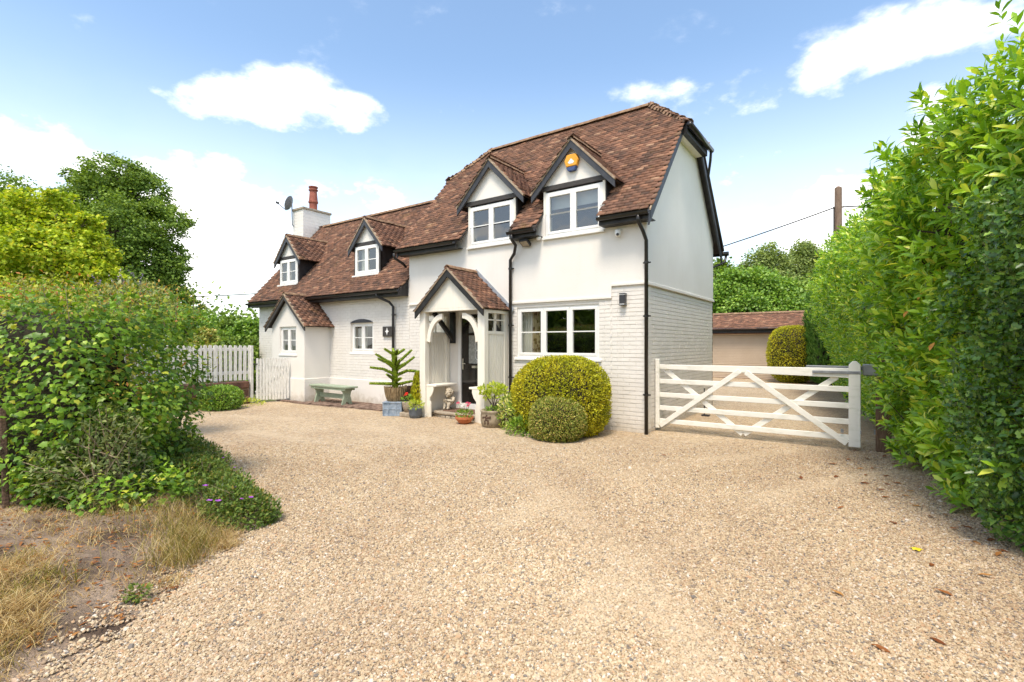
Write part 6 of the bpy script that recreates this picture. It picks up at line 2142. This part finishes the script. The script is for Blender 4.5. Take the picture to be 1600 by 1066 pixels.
NG = gravel()

# ------------------------------------------------------------------ trees
def tree(name, base, blobs, trunk_r, n, m, size, label, cat='tree', barkm='bark', group=None, cl=26, spread=.34, droop=0.0, tmpl=T_QUAD, fork=.35, seed=0):
    """blobs: (x, y, z, rx, ry, rz) foliage masses in world space; limbs run from the trunk into each mass"""
    t = thing(name, base, label, cat, group)
    base = np.array(base, float)
    B = np.array(blobs, float)
    topz = B[:, 2].max()
    cen = B[:, :3].mean(0)
    tr = MB()
    hgt = topz - base[2]
    pts = [base + (np.array((cen[0], cen[1], topz)) - base) * f * np.array((f ** .5, f ** .5, 1)) + np.array((math.sin(f * 5 + seed) * .02 * hgt, math.cos(f * 4 + seed) * .02 * hgt, 0)) * (f > 0) for f in np.linspace(0, .95, 7)]
    tr.tube(pts, [trunk_r * (1 - .85 * f) * (1.3 if f == 0 else 1) for f in np.linspace(0, .95, 7)], 9)
    tr.build('trunk', M[barkm], t, smooth=True)
    lm = MB()
    for b in B:
        f = min(max((b[2] - base[2]) / hgt * .75, fork * .6), .9)
        i = min(int(f * 6 / .95), 5)
        s_ = pts[i]
        e = b[:3]
        mid = (s_ + e) / 2 + np.array((0, 0, .06 * hgt)) + rng.normal(0, .03 * hgt, 3)
        lm.tube([s_, mid, e], [trunk_r * .42, trunk_r * .26, trunk_r * .08], 6, False)
        for j in range(4):
            d = rand_dirs(1)[0] * b[3:6] * .8
            lm.tube([mid * .4 + e * .6, e + d * .5, e + d], [trunk_r * .12, trunk_r * .08, trunk_r * .03], 4, False)
    lm.build('limbs', M[barkm], t, kind='stuff')
    vol = (B[:, 3] * B[:, 4] * B[:, 5]) ** (2 / 3)
    cnt = np.maximum((n * vol / vol.sum() / cl).astype(int), 3)
    P, A, NM = [], [], []
    for b, c in zip(B, cnt):
        q, nr, d = shell(c, b[:3], b[3:6], 2, .35, .25, b[0] + seed, 0, 1.2 / max(b[3], .3) * 1.5)
        sp_ = b[3:6].mean() * spread
        qq = np.repeat(q, cl, 0) + rng.normal(0, 1, (c * cl, 3)) * sp_ * np.array((.55, .55, .36))
        if droop:
            qq[:, 2] -= np.abs(rng.normal(0, 1, c * cl)) * droop
        P.append(qq)
        nn = np.repeat(nr, cl, 0)
        A.append(unit(nn * .5 + rand_dirs(c * cl) + np.array((0, 0, -.25 - droop))))
        NM.append(unit(np.array((0, 0, .8)) + nn * .6 + rand_dirs(c * cl) * .7))
    P, A, NM = np.concatenate(P), np.concatenate(A), np.concatenate(NM)
    k = P[:, 2] > base[2] + .02
    P, A, NM = P[k], A[k], NM[k]
    cr = leaf_part(t, 'crown', tmpl, P, A, NM, rng.uniform(.65, 1.3, len(P)) * size, m)
    return t


def blob_cloud(c, r, k, f=.42, seed=0, flat=.85):
    rs = np.random.default_rng(seed)
    out = []
    for i in range(k):
        d = rs.normal(size=3); d /= np.linalg.norm(d)
        rad = rs.uniform(.35, .78)
        s_ = rs.uniform(.75, 1.2) * f
        out.append((c[0] + d[0] * r[0] * rad, c[1] + d[1] * r[1] * rad, c[2] + d[2] * r[2] * rad, r[0] * s_, r[1] * s_, r[2] * s_ * flat))
    return out


# big tree beyond the hedge, left (camera ray about 27 m out)
def at(fw, px, z):
    """ground plan point at a view distance fw and lateral slope px"""
    p = CAM + FW * fw + RT * (fw * px)
    return (p[0], p[1], z)


def btree_blobs(spec, fw):
    out = []
    for (u, v, ru, rv, dd) in spec:
        f = fw + dd
        p = CAM + FW * f + RT * (f * u)
        out.append((p[0], p[1], CAM[2] + f * v, ru * f, ru * f, rv * f))
    return out


tree('broadleaf_tree', at(28, -.79, 0), btree_blobs([(-.79, .335, .055, .040, 0), (-.75, .30, .055, .045, .8), (-.83, .29, .05, .045, .6), (-.71, .24, .05, .05, .3), (-.79, .23, .07, .06, -1.2), (-.86, .22, .055, .05, 1), (-.92, .235, .035, .035, 1.6), (-.90, .28, .03, .028, 1.5), (-.72, .16, .055, .06, 0), (-.80, .14, .075, .065, -1.4), (-.68, .17, .03, .035, 0.6), (-.69, .10, .04, .045, 0), (-.77, .06, .07, .055, -.5), (-.87, .12, .05, .06, .5), (-.64, .065, .022, .03, .3), (-.68, .05, .035, .03, 0), (-.86, .36 - .03, .025, .022, 1)], 28),
     .42, 105000, M['oakleaf'], .125, 'tall dark green broadleaf tree rising behind the golden tree at left', cl=44, spread=.23, seed=1)
tree('broadleaf_tree', at(31, -1.02, 0), btree_blobs([(-1.02, .30, .05, .04, 0), (-.985, .27, .035, .035, 0), (-1.05, .25, .06, .05, 0), (-1.0, .22, .05, .05, 0), (-1.03, .17, .06, .07, 0)], 31), .35, 24000, M['oakleaf'], .14, 'dark tree top showing at the far left edge behind the golden tree', seed=3)
tree('golden_tree', at(11, -.96, 0), btree_blobs([(-.97, .255, .07, .05, 0), (-.90, .22, .06, .05, .2), (-1.03, .22, .08, .06, -.2), (-.86, .19, .05, .035, .1), (-.94, .18, .08, .05, -.4), (-1.02, .15, .09, .06, -.4), (-.85, .14, .05, .035, -.2), (-.80, .125, .035, .022, 0), (-.78, .095, .03, .02, 0), (-.87, .10, .07, .035, -.3), (-.96, .09, .09, .05, -.6), (-.91, .275, .035, .025, .2), (-.82, .175, .03, .025, .1), (-.85, .24, .03, .022, .2)], 11),
     .11, 52000, M['maple'], .07, 'golden yellow green tree standing close behind the ivy hedge', seed=5, cl=40, spread=.24)
# garden shrubs behind the picket fence
GS = [(-.645, .085, .050, .05, 22, 'greenleaf', 'mid green garden shrub behind the fence at its left end'), (-.575, .075, .04, .055, 20, 'oakleaf', 'darker green garden shrub behind the middle of the picket fence'), (-.525, .07, .035, .05, 19, 'greenleaf', 'fresh green garden tree showing above the picket gate beside the wing'), (-.60, .045, .04, .06, 17, 'box', 'olive green bush close behind the picket fence'), (-.54, .03, .035, .06, 16.5, 'oakleaf', 'dark low bush behind the fence near the wing corner')]
for i, (u, v, ru, rv, fw, m, lab) in enumerate(GS):
    c = at(fw, u, 1.6 + v * fw * .45)
    r_ = (ru * fw * 1.2, ru * fw * 1.2, max((1.6 + v * fw) * .5, .8))
    tree('garden_shrub', (c[0], c[1], 0), blob_cloud((c[0], c[1], r_[2] * 1.0), r_, 14, .42, 20 + i), .08, 16000, M[m], .09, lab, 'shrub', seed=i)
# lilac spikes over the ivy hedge
t = thing('buddleia', at(8.2, -.765, 0), 'pale purple buddleia flower spikes showing above the ivy hedge', 'shrub')
b0 = np.array(at(8.2, -.765, 0.0))
for k in range(14):
    tp = b0 + RT * rng.uniform(-.45, .50) + FW * rng.uniform(-.2, .2) + np.array((0, 0, rng.uniform(2.40, 2.78)))
    MB().tube([b0 + rng.normal(0, .05, 3) * np.array((1, 1, 0)), (b0 + tp) / 2 + rng.normal(0, .06, 3), tp - (0, 0, .1)], [.012, .009, .005], 4, False).build('stem', M['drytwig'], t)
    d = unit(np.array((rng.normal(0, .4), rng.normal(0, .4), .8)))
    mb = MB()
    for j in range(26):
        s_ = rng.random() * .2
        c = tp + d * (s_ - .1) + rand_dirs(1)[0] * .026 * (1.1 - s_ * 4)
        e = rand_dirs(1)[0] * .014; g_ = np.cross(e, d)
        mb.add([c - e, c + g_, c + e], [(0, 1, 2)])
    mb.build('flower_spike', M['lilac'], t, recalc=False)
n = 1500
q, nr, d = shell(n, b0 + (0, 0, 2.25), (.6, .5, .35), 2, .2, .2, 3)
leaf_part(t, 'foliage', T_SMALL, q, unit(nr + rand_dirs(n)), unit(nr + np.array((0, 0, .5))), rng.uniform(.08, .14, n), M['privet'])

# trees to the right, beyond the garage
tree('birch_tree', at(46, .52, 0), btree_blobs([(.515, .185, .022, .02, 0), (.49, .165, .028, .025, 0), (.53, .16, .026, .03, .5), (.47, .14, .025, .025, 0), (.52, .12, .04, .035, 0), (.48, .10, .03, .03, 0)], 46), .22, 20000, M['birchleaf'], .18, 'pale airy birch with two crowns, left one behind the garage', barkm='paleBark', droop=.35, seed=11)
tree('birch_tree', at(47, .585, 0), btree_blobs([(.58, .195, .02, .018, 0), (.60, .17, .022, .03, 0), (.57, .155, .022, .03, 0), (.59, .12, .028, .04, 0), (.61, .13, .02, .03, 0)], 47), .2, 16000, M['birchleaf'], .18, 'pale airy birch nearest the laurel hedge, behind the garage', barkm='paleBark', droop=.4, seed=12)
tree('round_tree', at(30, .47, 0), btree_blobs([(.44, .11, .035, .035, 0), (.49, .115, .04, .035, 0), (.53, .10, .035, .03, .3), (.41, .08, .03, .03, 0), (.46, .07, .05, .04, -.5), (.51, .06, .05, .04, -.3), (.56, .07, .04, .035, 0)], 30), .22, 34000, M['greenleaf'], .14, 'rounded bright green tree directly behind the garage roof', seed=13)
tree('round_tree', at(40, .42, 0), btree_blobs([(.41, .135, .03, .03, 0), (.43, .12, .03, .03, 0), (.40, .10, .035, .04, 0), (.44, .09, .03, .04, 0), (.39, .125, .03, .03, .5)], 40), .25, 12000, M['oakleaf'], .22, 'dark green tree beside the gable wall behind the garage', seed=14)
tree('round_tree', at(38, .64, 0), btree_blobs([(.62, .10, .04, .05, 0), (.66, .10, .05, .05, 0), (.58, .08, .04, .05, 0), (.70, .09, .05, .05, 0)], 38), .25, 9000, M['oakleaf'], .24, 'dark tree mostly hidden behind the conifer hedge', seed=15)


# far woodland closing the view, one mass
def wood(name, line, n, h, depth, size, label):
    line = np.array(line, float)
    sg = np.linalg.norm(np.diff(line, axis=0), axis=1); cu = np.concatenate([[0], np.cumsum(sg)])
    s = rng.random(n) * cu[-1]
    i = np.clip(np.searchsorted(cu, s, 'right') - 1, 0, len(sg) - 1)
    f = ((s - cu[i]) / sg[i])[:, None]
    p = line[i] * (1 - f) + line[i + 1] * f
    hh = h * (.62 + .20 * np.sin(s * .31) + .14 * np.sin(s * .83 + 2) + .08 * np.sin(s * 2.1))
    z = hh * rng.random(n) ** .65
    off = rng.normal(0, depth * .3, (n, 2))
    q = np.concatenate([p + off, z[:, None]], 1)
    o = leaf_part(None, name, T_QUAD, q, rand_dirs(n), unit(np.array((0, 0, .8)) + rand_dirs(n)), rng.uniform(.6, 1.3, n) * size, M['oakleaf'])
    o['label'] = label
    return o


wood('far_wood', [(-70, -30), (-62, 0), (-55, 25), (-38, 48), (-10, 62), (20, 62), (48, 48), (60, 15)], 80000, 8.0, 7, .42, 'dark belt of woodland far beyond the garden')
wood('roadside_wood', [(-24, -22), (-8, -27), (8, -26), (24, -20)], 16000, 8.0, 5, .6, 'belt of trees on the other side of the road')
